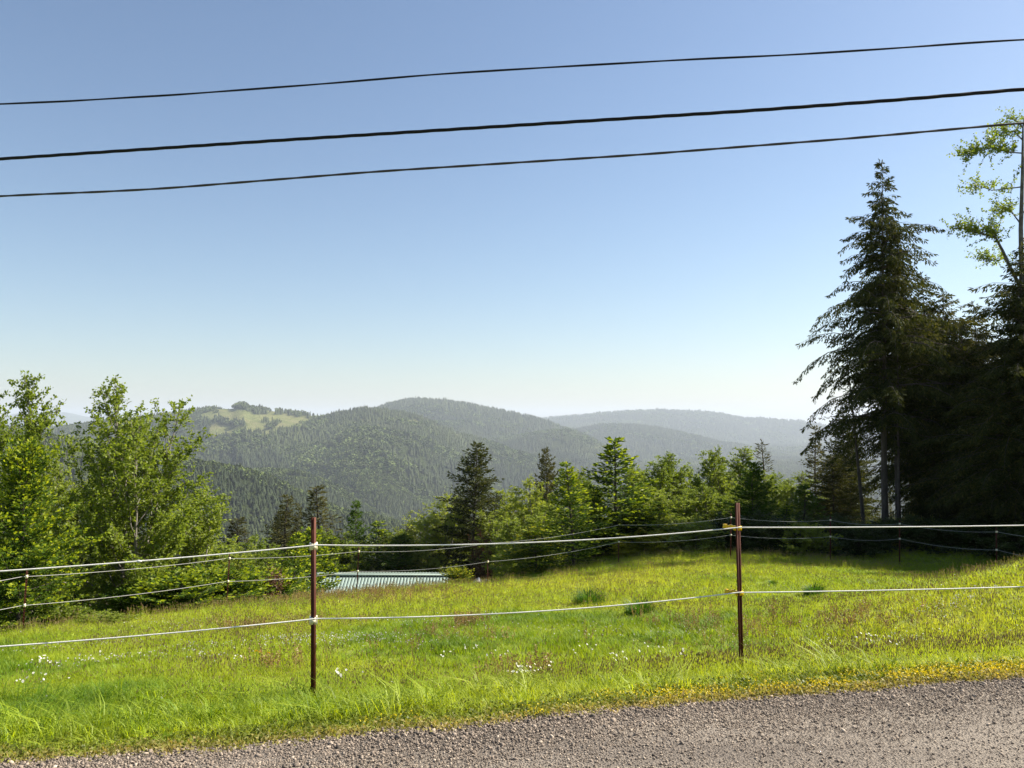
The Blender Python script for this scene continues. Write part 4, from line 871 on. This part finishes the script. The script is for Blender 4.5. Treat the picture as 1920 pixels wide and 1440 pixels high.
# ------------------------------------------------------------------ meadow growth
def blade_tuft(seed, n, h, foot, w, bend, heads=0, sides=False):
    rng = np.random.default_rng(seed); A = Acc()
    for i in range(n):
        a = rng.uniform(0, 6.28); p = np.array([math.cos(a), math.sin(a), 0]) * foot * math.sqrt(rng.random()); hh = h * rng.uniform(.55, 1.15); ww = w * rng.uniform(.7, 1.2)
        b = rng.uniform(0, 6.28); bd = np.array([math.cos(b), math.sin(b), 0]) * bend * hh * rng.uniform(.3, 1.4); s = np.array([-math.sin(b), math.cos(b), 0]) * ww / 2
        m1 = p + bd * .28 + UP * hh * .55; m2 = p + bd + UP * hh * (1 - .25 * bend)
        v = rng.random()
        A.add([p - s, p + s, m1 + s * .8, m1 - s * .8, m2], [(0, 1, 2, 3)], [(3, 2, 4)], v, 0)
    for i in range(heads):
        a = rng.uniform(0, 6.28); p = np.array([math.cos(a), math.sin(a), 0]) * foot * math.sqrt(rng.random()); hh = h * rng.uniform(1.15, 1.8)
        tp = p + np.array([rng.normal() * .1 * hh, rng.normal() * .1 * hh, hh]); sx = np.array([.0016, 0, 0])
        A.add([p - sx, p + sx, tp + sx, tp - sx], [(0, 1, 2, 3)], None, .3, 0)
        D = (tp - p) / np.linalg.norm(tp - p); hl = hh * .2
        A.leaves(np.array([tp - D * hl * .5] * 3), np.array([D] * 3), hl, .012, rng, mat=1)
    return A.mesh('grass_tuft')
M_GRASS = inst_mat('meadow_grass', (.10, .2, .012), (.29, .37, .022), (.4, .44, .06), transl=.5, tcol=(1.35, 1.25, .4))
M_SEED = inst_mat('seed_heads', (.2, .18, .08), (.3, .25, .12), (.36, .26, .14), transl=.3, tcol=(1.1, 1, .8))
M_SORREL = inst_mat('red_sorrel', (.22, .17, .06), (.28, .19, .07), (.33, .22, .09), transl=.3, tcol=(1.1, 1, .8))
M_TUSS = leaf_mat('tussock_blades', [(0, (.03, .085, .008)), (.6, (.075, .17, .016)), (1, (.14, .25, .03))], .45)
def field(n_per, y0, y1, margin, rng):
    """random points in the wedge in front of the camera"""
    A_ = .69 * (y1 * y1 - y0 * y0) + 2 * margin * (y1 - y0); n = int(A_ * n_per)
    y = np.sqrt(rng.uniform(y0 * y0, y1 * y1, n)); x = rng.uniform(-1, 1, n) * (.69 * y + margin)
    return x, y
def meadow_points(bands, rng):
    X, Y, Sx = [], [], []
    for (y0, y1, d, sc) in bands:
        x, y = field(d, y0, y1, 4.5, rng); X.append(x); Y.append(y); Sx.append(np.full(len(x), sc))
    x = np.concatenate(X); y = np.concatenate(Y); s = np.concatenate(Sx)
    return x, y, s
def outside_barn(x, y): return ~((np.abs(x + 3.5) < 12) & (y > 44))
def rosette(seed):
    g = np.random.default_rng(seed); A = Acc(); n = 9; a = np.arange(n) * 2.4; D = np.stack([np.cos(a), np.sin(a), g.uniform(.25, 1.1, n)], -1)
    A.leaves(np.zeros((n, 3)) + [0, 0, .02], D, g.uniform(.1, .17, n), g.uniform(.03, .05, n), g, up=.7); return A.mesh('weed_rosette')
def grass():
    rng = np.random.default_rng(3)
    x, y, s = meadow_points([(2.6, 8.5, 420, .66), (8.5, 15, 240, .8), (15, 31, 130, .95), (31, 46, 22, 1.6)], rng)
    k = (y > road_edge(x) + .02) & outside_barn(x, y)
    thin = sstep(0, .55, y - road_edge(x)); k &= rng.random(len(x)) < .35 + .65 * thin
    x, y, s = x[k], y[k], s[k]; n = len(x); thin = sstep(0, .7, y - road_edge(x))
    z = near_z(x, y)
    lush = fbm(x, y, 1.7, 4, 101); broad = fbm(x, y, 5.5, 3, 102)
    seedy = (broad * .6 + lush * .4 + rng.normal(size=n) * .06 > .5) & (y > 6.0)
    idx = np.where(seedy & (rng.random(n) < .34), 3 + rng.integers(0, 2, n), rng.integers(0, 3, n))
    tall = (lush < .36) & (rng.random(n) < .5); idx = np.where(tall & ~seedy, 5, idx)
    coarse = ((fbm(x, y, .5, 2, 110) + .1 * sstep(1, -3, x) > .66) & (y < 6.8) & (rng.random(n) < .3)) | ((np.hypot(x + 1.51, y - 6.05) < .22) & (rng.random(n) < .5)) | ((np.hypot(x - 1.9, y - 6.7) < .14) & (rng.random(n) < .4))
    weedy = (rng.random(n) < .05 * sstep(.5, .62, fbm(x, y, 1.1, 3, 120)) + .004); idx = np.where(weedy, 7, idx); hs0 = None
    coarse &= thin > .6; idx = np.where(coarse, 6, idx)
    tint = np.clip(.5 + 1.0 * (broad - .5) + 1.1 * (lush - .5) + rng.normal(size=n) * .12 + .25 * (1 - thin), 0, 1)
    hs = s * rng.uniform(.65, 1.25, n) * (.25 + 1.15 * fbm(x, y, .55, 3, 103)) * (.45 + .55 * thin)
    hs = np.where(coarse, np.clip(hs, .55, .9), hs); tint = np.where(coarse, tint - .03, tint).clip(0, 1)
    scl = np.stack([s * rng.uniform(.8, 1.2, n), s * rng.uniform(.8, 1.2, n), hs], -1)
    rot = np.stack([rng.normal(size=n) * .1, rng.normal(size=n) * .1, rng.uniform(0, 6.3, n)], -1)
    print('grass', n)
    protos = [blade_tuft(1, 16, .15, .075, .006, .55), blade_tuft(2, 16, .13, .08, .0065, .8), blade_tuft(3, 14, .17, .075, .006, .6), blade_tuft(4, 10, .16, .08, .006, .6, 3), blade_tuft(5, 9, .17, .08, .006, .5, 4), blade_tuft(6, 15, .22, .07, .008, .8), blade_tuft(7, 9, .34, .06, .011, 1.0), rosette(8)]
    scatter('meadow_grass', protos, np.stack([x, y, z - .008], -1), scl, rot, idx, tint, [M_GRASS, M_SEED], 'bright green meadow grass with brownish seed heads')
grass()
def lumps():
    """low leafy mat of the yellow flowers by the road, red sorrel, white clover heads"""
    rng = np.random.default_rng(9)
    def mat_clump(seed, nl, nf, r, h, lf):
        g = np.random.default_rng(seed); A = Acc()
        a = g.uniform(0, 6.28, nl); q = np.stack([np.cos(a), np.sin(a), np.zeros(nl)], -1) * (r * np.sqrt(g.random(nl)))[:, None]; q[:, 2] = h * g.random(nl)
        A.leaves(q, g.normal(size=(nl, 3)) * .7 + UP * .3, lf, lf * .7, g, mat=0, up=.5)
        a = g.uniform(0, 6.28, nf); q = np.stack([np.cos(a), np.sin(a), np.zeros(nf)], -1) * (r * np.sqrt(g.random(nf)))[:, None]; q[:, 2] = h * (.8 + .5 * g.random(nf))
        for k in range(3): A.leaves(q, g.normal(size=(nf, 3)) + UP * .4, .0085, .008, g, mat=1, up=.5)
        return A.mesh('flower_mat')
    M_MATL = inst_mat('trefoil_leaves', (.08, .13, .014), (.19, .21, .03), (.4, .31, .13), transl=.4)
    M_YFL = inst_mat('yellow_petals', (.55, .44, .012), (.66, .54, .02), (.75, .62, .05), transl=.35, tcol=(1.1, 1, .4))
    n = 11000; x = rng.uniform(-7, 9, n); e = rng.gamma(1.8, .16, n) - .03; y = road_edge(x) + e
    w = sstep(-.1, 1.4, x + (fbm(x, y, .7, 3, 44) - .5) * 2.5); k = rng.random(n) < .3 + .7 * w
    x, y, e = x[k], y[k], e[k]; n = len(x)
    z = near_z(x, y); dry = np.clip(1.25 - e * 6, 0, 1)
    fl = fbm(x, y, .35, 3, 45) + .25 * sstep(0, 1.0, x) - .1
    idx = np.where((rng.random(n) < (.04 + .62 * sstep(.46, .66, fl)) * sstep(-1.2, .6, x)) & (e > .08), rng.integers(0, 2, n), 2)
    s = rng.uniform(.7, 1.3, n)
    scatter('yellow_trefoil', [mat_clump(1, 26, 6, .07, .035, .018), mat_clump(2, 26, 9, .07, .04, .018), mat_clump(3, 30, 0, .07, .03, .018)], np.stack([x, y, z - .003], -1), np.stack([s, s, s], -1),
            np.stack([0 * x, 0 * x, rng.uniform(0, 6.3, n)], -1), idx, np.clip(.35 + .45 * dry + rng.normal(size=n) * .12, 0, 1), [M_MATL, M_YFL], 'low mat of small yellow flowers along the gravel edge')
    # sorrel
    def sorrel(seed):
        g = np.random.default_rng(seed); A = Acc()
        for i in range(6):
            p = np.array([g.normal() * .05, g.normal() * .05, 0]); tp = p + np.array([g.normal() * .04, g.normal() * .04, g.uniform(.16, .3)]); sx = np.array([.0015, 0, 0])
            A.add([p - sx, p + sx, tp + sx, tp - sx], [(0, 1, 2, 3)], None, .4)
            u = g.uniform(.45, 1.05, 12)[:, None]; A.leaves(p + (tp - p) * u, g.normal(size=(12, 3)) + UP * .5, .022, .012, g)
        return A.mesh('sorrel')
    P = []
    for (px, py, r, n) in [(660, 1112, 3.0, 110), (600, 1120, 2.0, 60), (740, 1105, 2.2, 60), (465, 1178, .4, 26), (875, 1168, .35, 26), (1600, 1160, 1.2, 16), (1560, 1180, 1.0, 12), (1480, 1185, 1.2, 12), (1400, 1195, 1.0, 8), (560, 1170, 1.6, 20), (530, 1255, .25, 8), (990, 1275, .35, 8), (950, 1285, .3, 6), (1350, 1170, 1.5, 24), (850, 1195, 1.5, 24)]:
        c = hit(px, py); P.append(np.stack([c.x + rng.normal(size=n) * r * .5, c.y + rng.normal(size=n) * r * .38], -1))
    P = np.concatenate(P); P = P[P[:, 1] > road_edge(P[:, 0]) + .3]; n = len(P); s = rng.uniform(.7, 1.2, n)
    scatter('red_sorrel', [sorrel(1), sorrel(2), sorrel(3)], np.stack([P[:, 0], P[:, 1], near_z(P[:, 0], P[:, 1])], -1), np.stack([s, s, s], -1), np.stack([0 * s, 0 * s, rng.uniform(0, 6.3, n)], -1), rng.integers(0, 3, n), rng.random(n), [M_SORREL], 'reddish sorrel seed stalks among the meadow grass')
    # clover
    def clover(seed):
        g = np.random.default_rng(seed); A = Acc(); sx = np.array([.001, 0, 0])
        A.add([-sx, sx, sx + UP * .12, -sx + UP * .12], [(0, 1, 2, 3)], None, .4, 1)
        q = np.array([[0, 0, .125]] * 16); d = g.normal(size=(16, 3)); A.leaves(q, d, .011, .006, g, mat=0)
        return A.mesh('clover_head')
    M_WH = inst_mat('clover_petals', (.5, .47, .44), (.68, .66, .62), (.78, .77, .73), transl=.3, tcol=(1, 1, .95))
    M_ST = inst_mat('clover_stems', (.05, .09, .015), (.08, .12, .02), (.1, .14, .03), transl=.3)
    P = []
    for (px, py, r, n) in [(610, 1205, 1.0, 170), (560, 1200, .8, 100), (370, 1215, .5, 45), (330, 1232, .6, 45), (260, 1240, .6, 40), (210, 1210, .6, 40), (390, 1175, 1.2, 60), (330, 1165, 1.2, 40), (690, 1200, .9, 60), (770, 1168, 1.0, 60), (780, 1215, .4, 25), (40, 1225, .8, 30), (160, 1250, .4, 22), (840, 1160, 1.2, 50), (1790, 1130, .7, 60), (1840, 1122, .5, 40), (1760, 1145, .6, 40), (1640, 1215, .5, 45), (1610, 1222, .4, 30), (1700, 1205, .5, 25), (1300, 1195, .9, 35), (1150, 1190, .8, 30), (1240, 1245, .4, 14), (1850, 1170, .9, 30), (1480, 1205, .7, 22), (860, 1200, 1, 25), (960, 1180, 1.2, 25), (400, 1245, .5, 25), (90, 1255, .6, 18)]:
        c = hit(px, py); P.append(np.stack([c.x + rng.normal(size=n) * r * .55, c.y + rng.normal(size=n) * r * .4], -1))
    x, y = field(.5, 5.5, 20, 0, rng); P.append(np.stack([x, y], -1))
    P = np.concatenate(P); P = P[P[:, 1] > road_edge(P[:, 0]) + .3]; n = len(P); s = rng.uniform(.8, 1.3, n) * (.68 + .012 * P[:, 1])
    scatter('white_clover', [clover(1), clover(2)], np.stack([P[:, 0], P[:, 1], near_z(P[:, 0], P[:, 1])], -1), np.stack([s, s, s], -1), np.stack([rng.normal(size=n) * .15, rng.normal(size=n) * .15, rng.uniform(0, 6.3, n)], -1), rng.integers(0, 2, n), rng.random(n), [M_WH, M_ST], 'scattered tiny white flower heads in the meadow')
lumps()

# loose gravel on the road
def gravel():
    rng = np.random.default_rng(21)
    def stone(seed):
        g = np.random.default_rng(seed); ph = (1 + 5 ** .5) / 2
        V = np.array([(-1, ph, 0), (1, ph, 0), (-1, -ph, 0), (1, -ph, 0), (0, -1, ph), (0, 1, ph), (0, -1, -ph), (0, 1, -ph), (ph, 0, -1), (ph, 0, 1), (-ph, 0, -1), (-ph, 0, 1)]) / 1.9
        T_ = [(0, 11, 5), (0, 5, 1), (0, 1, 7), (0, 7, 10), (0, 10, 11), (1, 5, 9), (5, 11, 4), (11, 10, 2), (10, 7, 6), (7, 1, 8), (3, 9, 4), (3, 4, 2), (3, 2, 6), (3, 6, 8), (3, 8, 9), (4, 9, 5), (2, 4, 11), (6, 2, 10), (8, 6, 7), (9, 8, 1)]
        V = V * g.uniform(.7, 1.25, (12, 1)) * np.array([1.15, .85, .6])
        A = Acc(); A.add(V, None, T_, g.random()); return A.mesh('stone')
    M_ST = inst_mat('gravel_stones', (.095, .078, .062), (.26, .205, .155), (.47, .385, .29), transl=0, rough=.85)
    n = 170000; x = rng.uniform(-6.5, 8.5, n); e = road_edge(x); y = e + .09 - rng.gamma(1.5, .6, n) * 1.0
    k = (y > 2.3) & (rng.random(n) < 1.05 - .5 * sstep(.2, 1.1, (e - y) + .5 * (fbm(x, y, .8, 3, 71) - .5))); x, y, e = x[k], y[k], e[k]; n = len(x)
    d = e - y
    s = .0026 + rng.gamma(1.2, .0016, n) * (.55 + .8 * np.exp(-d * 2.2)); s = np.minimum(s, .016) * np.where(rng.random(n) < .006, 1.8, 1)
    z = near_z(x, y) + .014 + s * .15
    tint = np.clip(rng.normal(.42, .22, n) + .12 * sstep(.2, .9, d) - .12 * np.exp(-d * 4), 0, 1)
    scatter('gravel', [stone(i) for i in range(4)], np.stack([x, y, z], -1), np.stack([s, s, s], -1), np.stack([rng.normal(size=n) * .4, rng.normal(size=n) * .4, rng.uniform(0, 6.3, n)], -1), rng.integers(0, 4, n), tint, [M_ST], 'loose grey gravel on the road edge')
gravel()

# ------------------------------------------------------------------ single things in the meadow
def tussock(px, py, w, h, label, seed):
    p = hit(px, py); rng = np.random.default_rng(seed); A = Acc()
    for i in range(760):
        a = rng.uniform(0, 6.28); r = w / 2 * math.sqrt(rng.random()); q = np.array([math.cos(a) * r * .7, math.sin(a) * r * .6, -.02]); hh = h * rng.uniform(.35, 1.15) * (1 - .5 * (r / (w / 2)) ** 2)
        o = (np.array([math.cos(a), math.sin(a), 0]) * rng.uniform(.1, .8) + rng.normal(size=3) * [.25, .25, 0]) * hh; s = np.array([-math.sin(a), math.cos(a), 0]) * .006
        m1 = q + o * .3 + UP * hh * .65; m2 = q + o + UP * hh * .95
        A.add([q - s, q + s, m1 + s * .8, m1 - s * .8, m2], [(0, 1, 2, 3)], [(3, 2, 4)], rng.random())
    o = link('grass_tussock', A.mesh('grass_tussock'), None, [M_TUSS]); o.location = p; tag(o, label, 'grass tussock', 'dark grass tussocks in the meadow')
tussock(1105, 1124, .95, .4, 'dark green grass tussock, the one farthest from the yellow clipped post', 1)
tussock(1200, 1150, .7, .38, 'dark green grass tussock crossed by the lower near rope', 2)
tussock(1526, 1106, .6, .3, 'smaller dark green grass tussock beyond the yellow clipped post', 3)
tussock(1448, 1086, .3, .14, 'tiny dark leafy tuft near the edge of the tree shadow', 4)

def weed(px, py, h, label, seed, n=26, lf=.09):
    p = hit(px, py); rng = np.random.default_rng(seed); T = Acc(); A = Acc()
    for s_ in range(3):
        d = np.array([rng.normal() * .16, rng.normal() * .16, 1]); st = curve_pts(np.array([rng.normal() * .03, rng.normal() * .03, -.03]), d, h * rng.uniform(.7, 1.0), 5, UP * .1, rng, .05)
        T.tube(st, np.linspace(.006, .002, 6), 5)
        u = np.linspace(.15, 1, n // 2); q = np.array([lerp_path(st, t)[0] for t in u]); a = np.arange(len(u)) * 2.4
        A.leaves(q, np.stack([np.cos(a), np.sin(a), np.full(len(u), .7)], -1), lf * (1.15 - .6 * u), lf * .28, rng, up=.6)
    t = empty('leafy_weed', p); tag(t, label, 'weed'); link('stem', T.mesh('stem'), t, [M_ALDER]); link('foliage', A.mesh('foliage'), t, [M_ALDER])
weed(1882, 1051, .40, 'tall pale leafy weed standing on the crest against the dark wood', 1, 36, .13)
weed(1842, 1068, .18, 'short leafy weed on the crest next to the tall pale weed', 2, 20, .09)
weed(735, 1094, .30, 'small yellow green sapling in front of the barn roof', 3, 22, .12)
weed(612, 1100, .22, 'small leafy sapling beside the cream clipped post at the barn roof end', 4, 30, .14)

def daisy_mesh(seed):
    rng = np.random.default_rng(seed); A = Acc(); h = .13; tl = rng.normal(size=2) * .16
    T0 = np.array([0, 0, -.01]); T1 = np.array([tl[0] * h, tl[1] * h, h]); h *= 1.25; T1 = np.array([tl[0] * h, tl[1] * h, h]); A.tube(np.array([T0, (T0 + T1) / 2 + [.004, 0, 0], T1]), [.0016, .0014, .0014], 4, mat=2)
    n = 13; a = np.arange(n) / n * 2 * np.pi; nr = np.array([tl[0] + .25 * rng.normal(), tl[1] - .25, 1.0]); nr /= np.linalg.norm(nr); e1 = np.cross(nr, [0, 1, 0]); e1 /= np.linalg.norm(e1); e2 = np.cross(nr, e1)
    D = np.cos(a)[:, None] * e1 + np.sin(a)[:, None] * e2 + nr * .12; Sd = -np.sin(a)[:, None] * e1 + np.cos(a)[:, None] * e2
    P = T1 + D * .003; V = np.stack([P, P + D * .009 + Sd * .0036, P + D * .0145, P + D * .009 - Sd * .0036], 1).reshape(-1, 3)
    A.add(V, np.arange(4 * n).reshape(n, 4), None, .5, 0)
    k = 8; b = np.arange(k) / k * 2 * np.pi; rim = T1 + (np.cos(b)[:, None] * e1 + np.sin(b)[:, None] * e2) * .0045 + nr * .0025
    A.add(np.concatenate([rim, [T1 + nr * .006]]), None, [(i, (i + 1) % k, k) for i in range(k)], .5, 1)
    me = A.mesh('daisy')
    for m in (M_PET, M_EYE, M_STEM): me.materials.append(m)
    return me
M_PET = leaf_mat('daisy_petals', [(0, (.75, .74, .7)), (1, (.82, .82, .8))], .3, (1, 1, 1))
M_EYE = surf_mat('daisy_centre', [(.3, (.6, .38, .02)), (.7, (.7, .5, .03))], 200, .7)
M_STEM = surf_mat('daisy_stem', [(.3, (.05, .09, .015)), (.7, (.09, .14, .02))], 50, .7)
DM = [daisy_mesh(i) for i in range(5)]
rng = np.random.default_rng(77)
for (px, py, sx, sy, n, lab) in [(975, 1296, 26, 9, 20, 'white daisy in the dense clump near the gravel'), (1010, 1284, 30, 6, 10, 'white daisy in the string just above the dense clump'), (1150, 1262, 24, 8, 8, 'white daisy in the loose clump in line with the middle of the gravel'),
    (930, 1250, 40, 8, 6, 'white daisy in the thin scatter above the dense clump'), (635, 1302, 14, 8, 6, 'white daisy beside the foot of the cream clipped post'), (830, 1258, 16, 4, 5, 'white daisy in the small patch between clump and cream clipped post'),
    (1080, 1245, 30, 10, 6, 'white daisy in the open grass between the posts'), (885, 1233, 14, 5, 5, 'white daisy in the tiny patch farthest from the gravel'), (60, 1316, 46, 7, 9, 'white daisy in the bottom corner patch of the meadow'), (100, 1272, 18, 6, 9, 'white daisy in the tight patch above the corner patch'),
    (70, 1265, 10, 4, 5, 'white daisy in the patch nearest the picture edge'), (175, 1258, 22, 6, 6, 'white daisy in the patch by the darker grass'), (455, 1256, 16, 5, 4, 'white daisy near the dandelions'), (1230, 1240, 30, 8, 6, 'white daisy left of the foot of the yellow clipped post'), (1275, 1252, 12, 5, 5, 'white daisy close to the foot of the yellow clipped post'),
    (1560, 1225, 16, 4, 5, 'white daisy right of the yellow clipped post'), (1640, 1222, 34, 5, 12, 'white daisy in the long patch above the yellow flowers'), (1680, 1250, 12, 3, 3, 'white daisy at the edge of the yellow flowers')]:
    for i in range(n):
        p = hit(px + rng.normal() * sx * .6, min(py + rng.normal() * sy * .6, 1330)); p.z += .035
        if p.y < road_edge(np.array([p.x]))[0] + .15: continue
        o = link('daisy', DM[int(rng.integers(0, 5))]); o.location = p; o.rotation_euler = (0, 0, rng.uniform(-.6, .6)); sc = rng.uniform(.42, .62); o.scale = (sc, sc, sc * 1.8)
        tag(o, lab, 'daisy', lab.replace('white daisy', 'white daisies'))
def dandelion(px, py, label):
    p = hit(px, py); p.z += .04; rng = np.random.default_rng(int(px)); A = Acc(); A.tube(np.array([[0, 0, -.01], [.003, 0, .06], [0, -.003, .12]]), .002, 5, mat=1)
    n = 46; d = rng.normal(size=(n, 3)) * [1, 1, .25] + UP * .55; A.leaves(np.array([[0, -.003, .12]] * n), d, .02, .006, rng, mat=0)
    me = A.mesh('dandelion'); me.materials.append(M_YEL_P); me.materials.append(M_STEM); o = link('dandelion', me); o.location = p; tag(o, label, 'dandelion')
M_YEL_P = leaf_mat('dandelion_petals', [(0, (.6, .36, .01)), (1, (.75, .5, .015))], .3, (1, 1, .5))
dandelion(480, 1244, 'yellow dandelion standing a little higher, farther from the cream clipped post')
dandelion(487, 1246, 'yellow dandelion touching its higher neighbour')
dandelion(503, 1249, 'yellow dandelion nearest to the cream clipped post')

M_STONE = surf_mat('pale_stone', [(.3, (.3, .29, .28)), (.7, (.5, .48, .46))], 9, .9, bump=.4)
def rock(px, py, Y, s, label, seed):
    g = np.random.default_rng(seed); me = bpy.data.meshes.new('rock'); import bmesh
    bm = bmesh.new(); bmesh.ops.create_icosphere(bm, subdivisions=2, radius=1)
    for v in bm.verts:
        n = 1 + .28 * (float(vnoise(np.array([v.co.x * 1.7 + seed * 9]), np.array([v.co.y * 1.7 + v.co.z * 2.1]), seed)[0]) - .5) * 2; v.co *= n; v.co.z *= .75
    bm.to_mesh(me); bm.free(); o = link('rock', me, None, [M_STONE]); x = ray(px, py)[0] * Y; o.location = (x, Y, gz(x, Y) + s * .35); o.scale = (s, s * .8, s); o.rotation_euler = (0, 0, seed); tag(o, label, 'rock', 'pale rocks by the stony fence post')
rock(898, 1066, 27.0, .24, 'larger pale rock beside the short dark fence post', 1)
rock(911, 1064, 27.4, .17, 'smaller pale rock right behind the short dark fence post', 2)
rock(886, 1070, 26.8, .12, 'smallest pale rock left of the other pale rocks', 3)
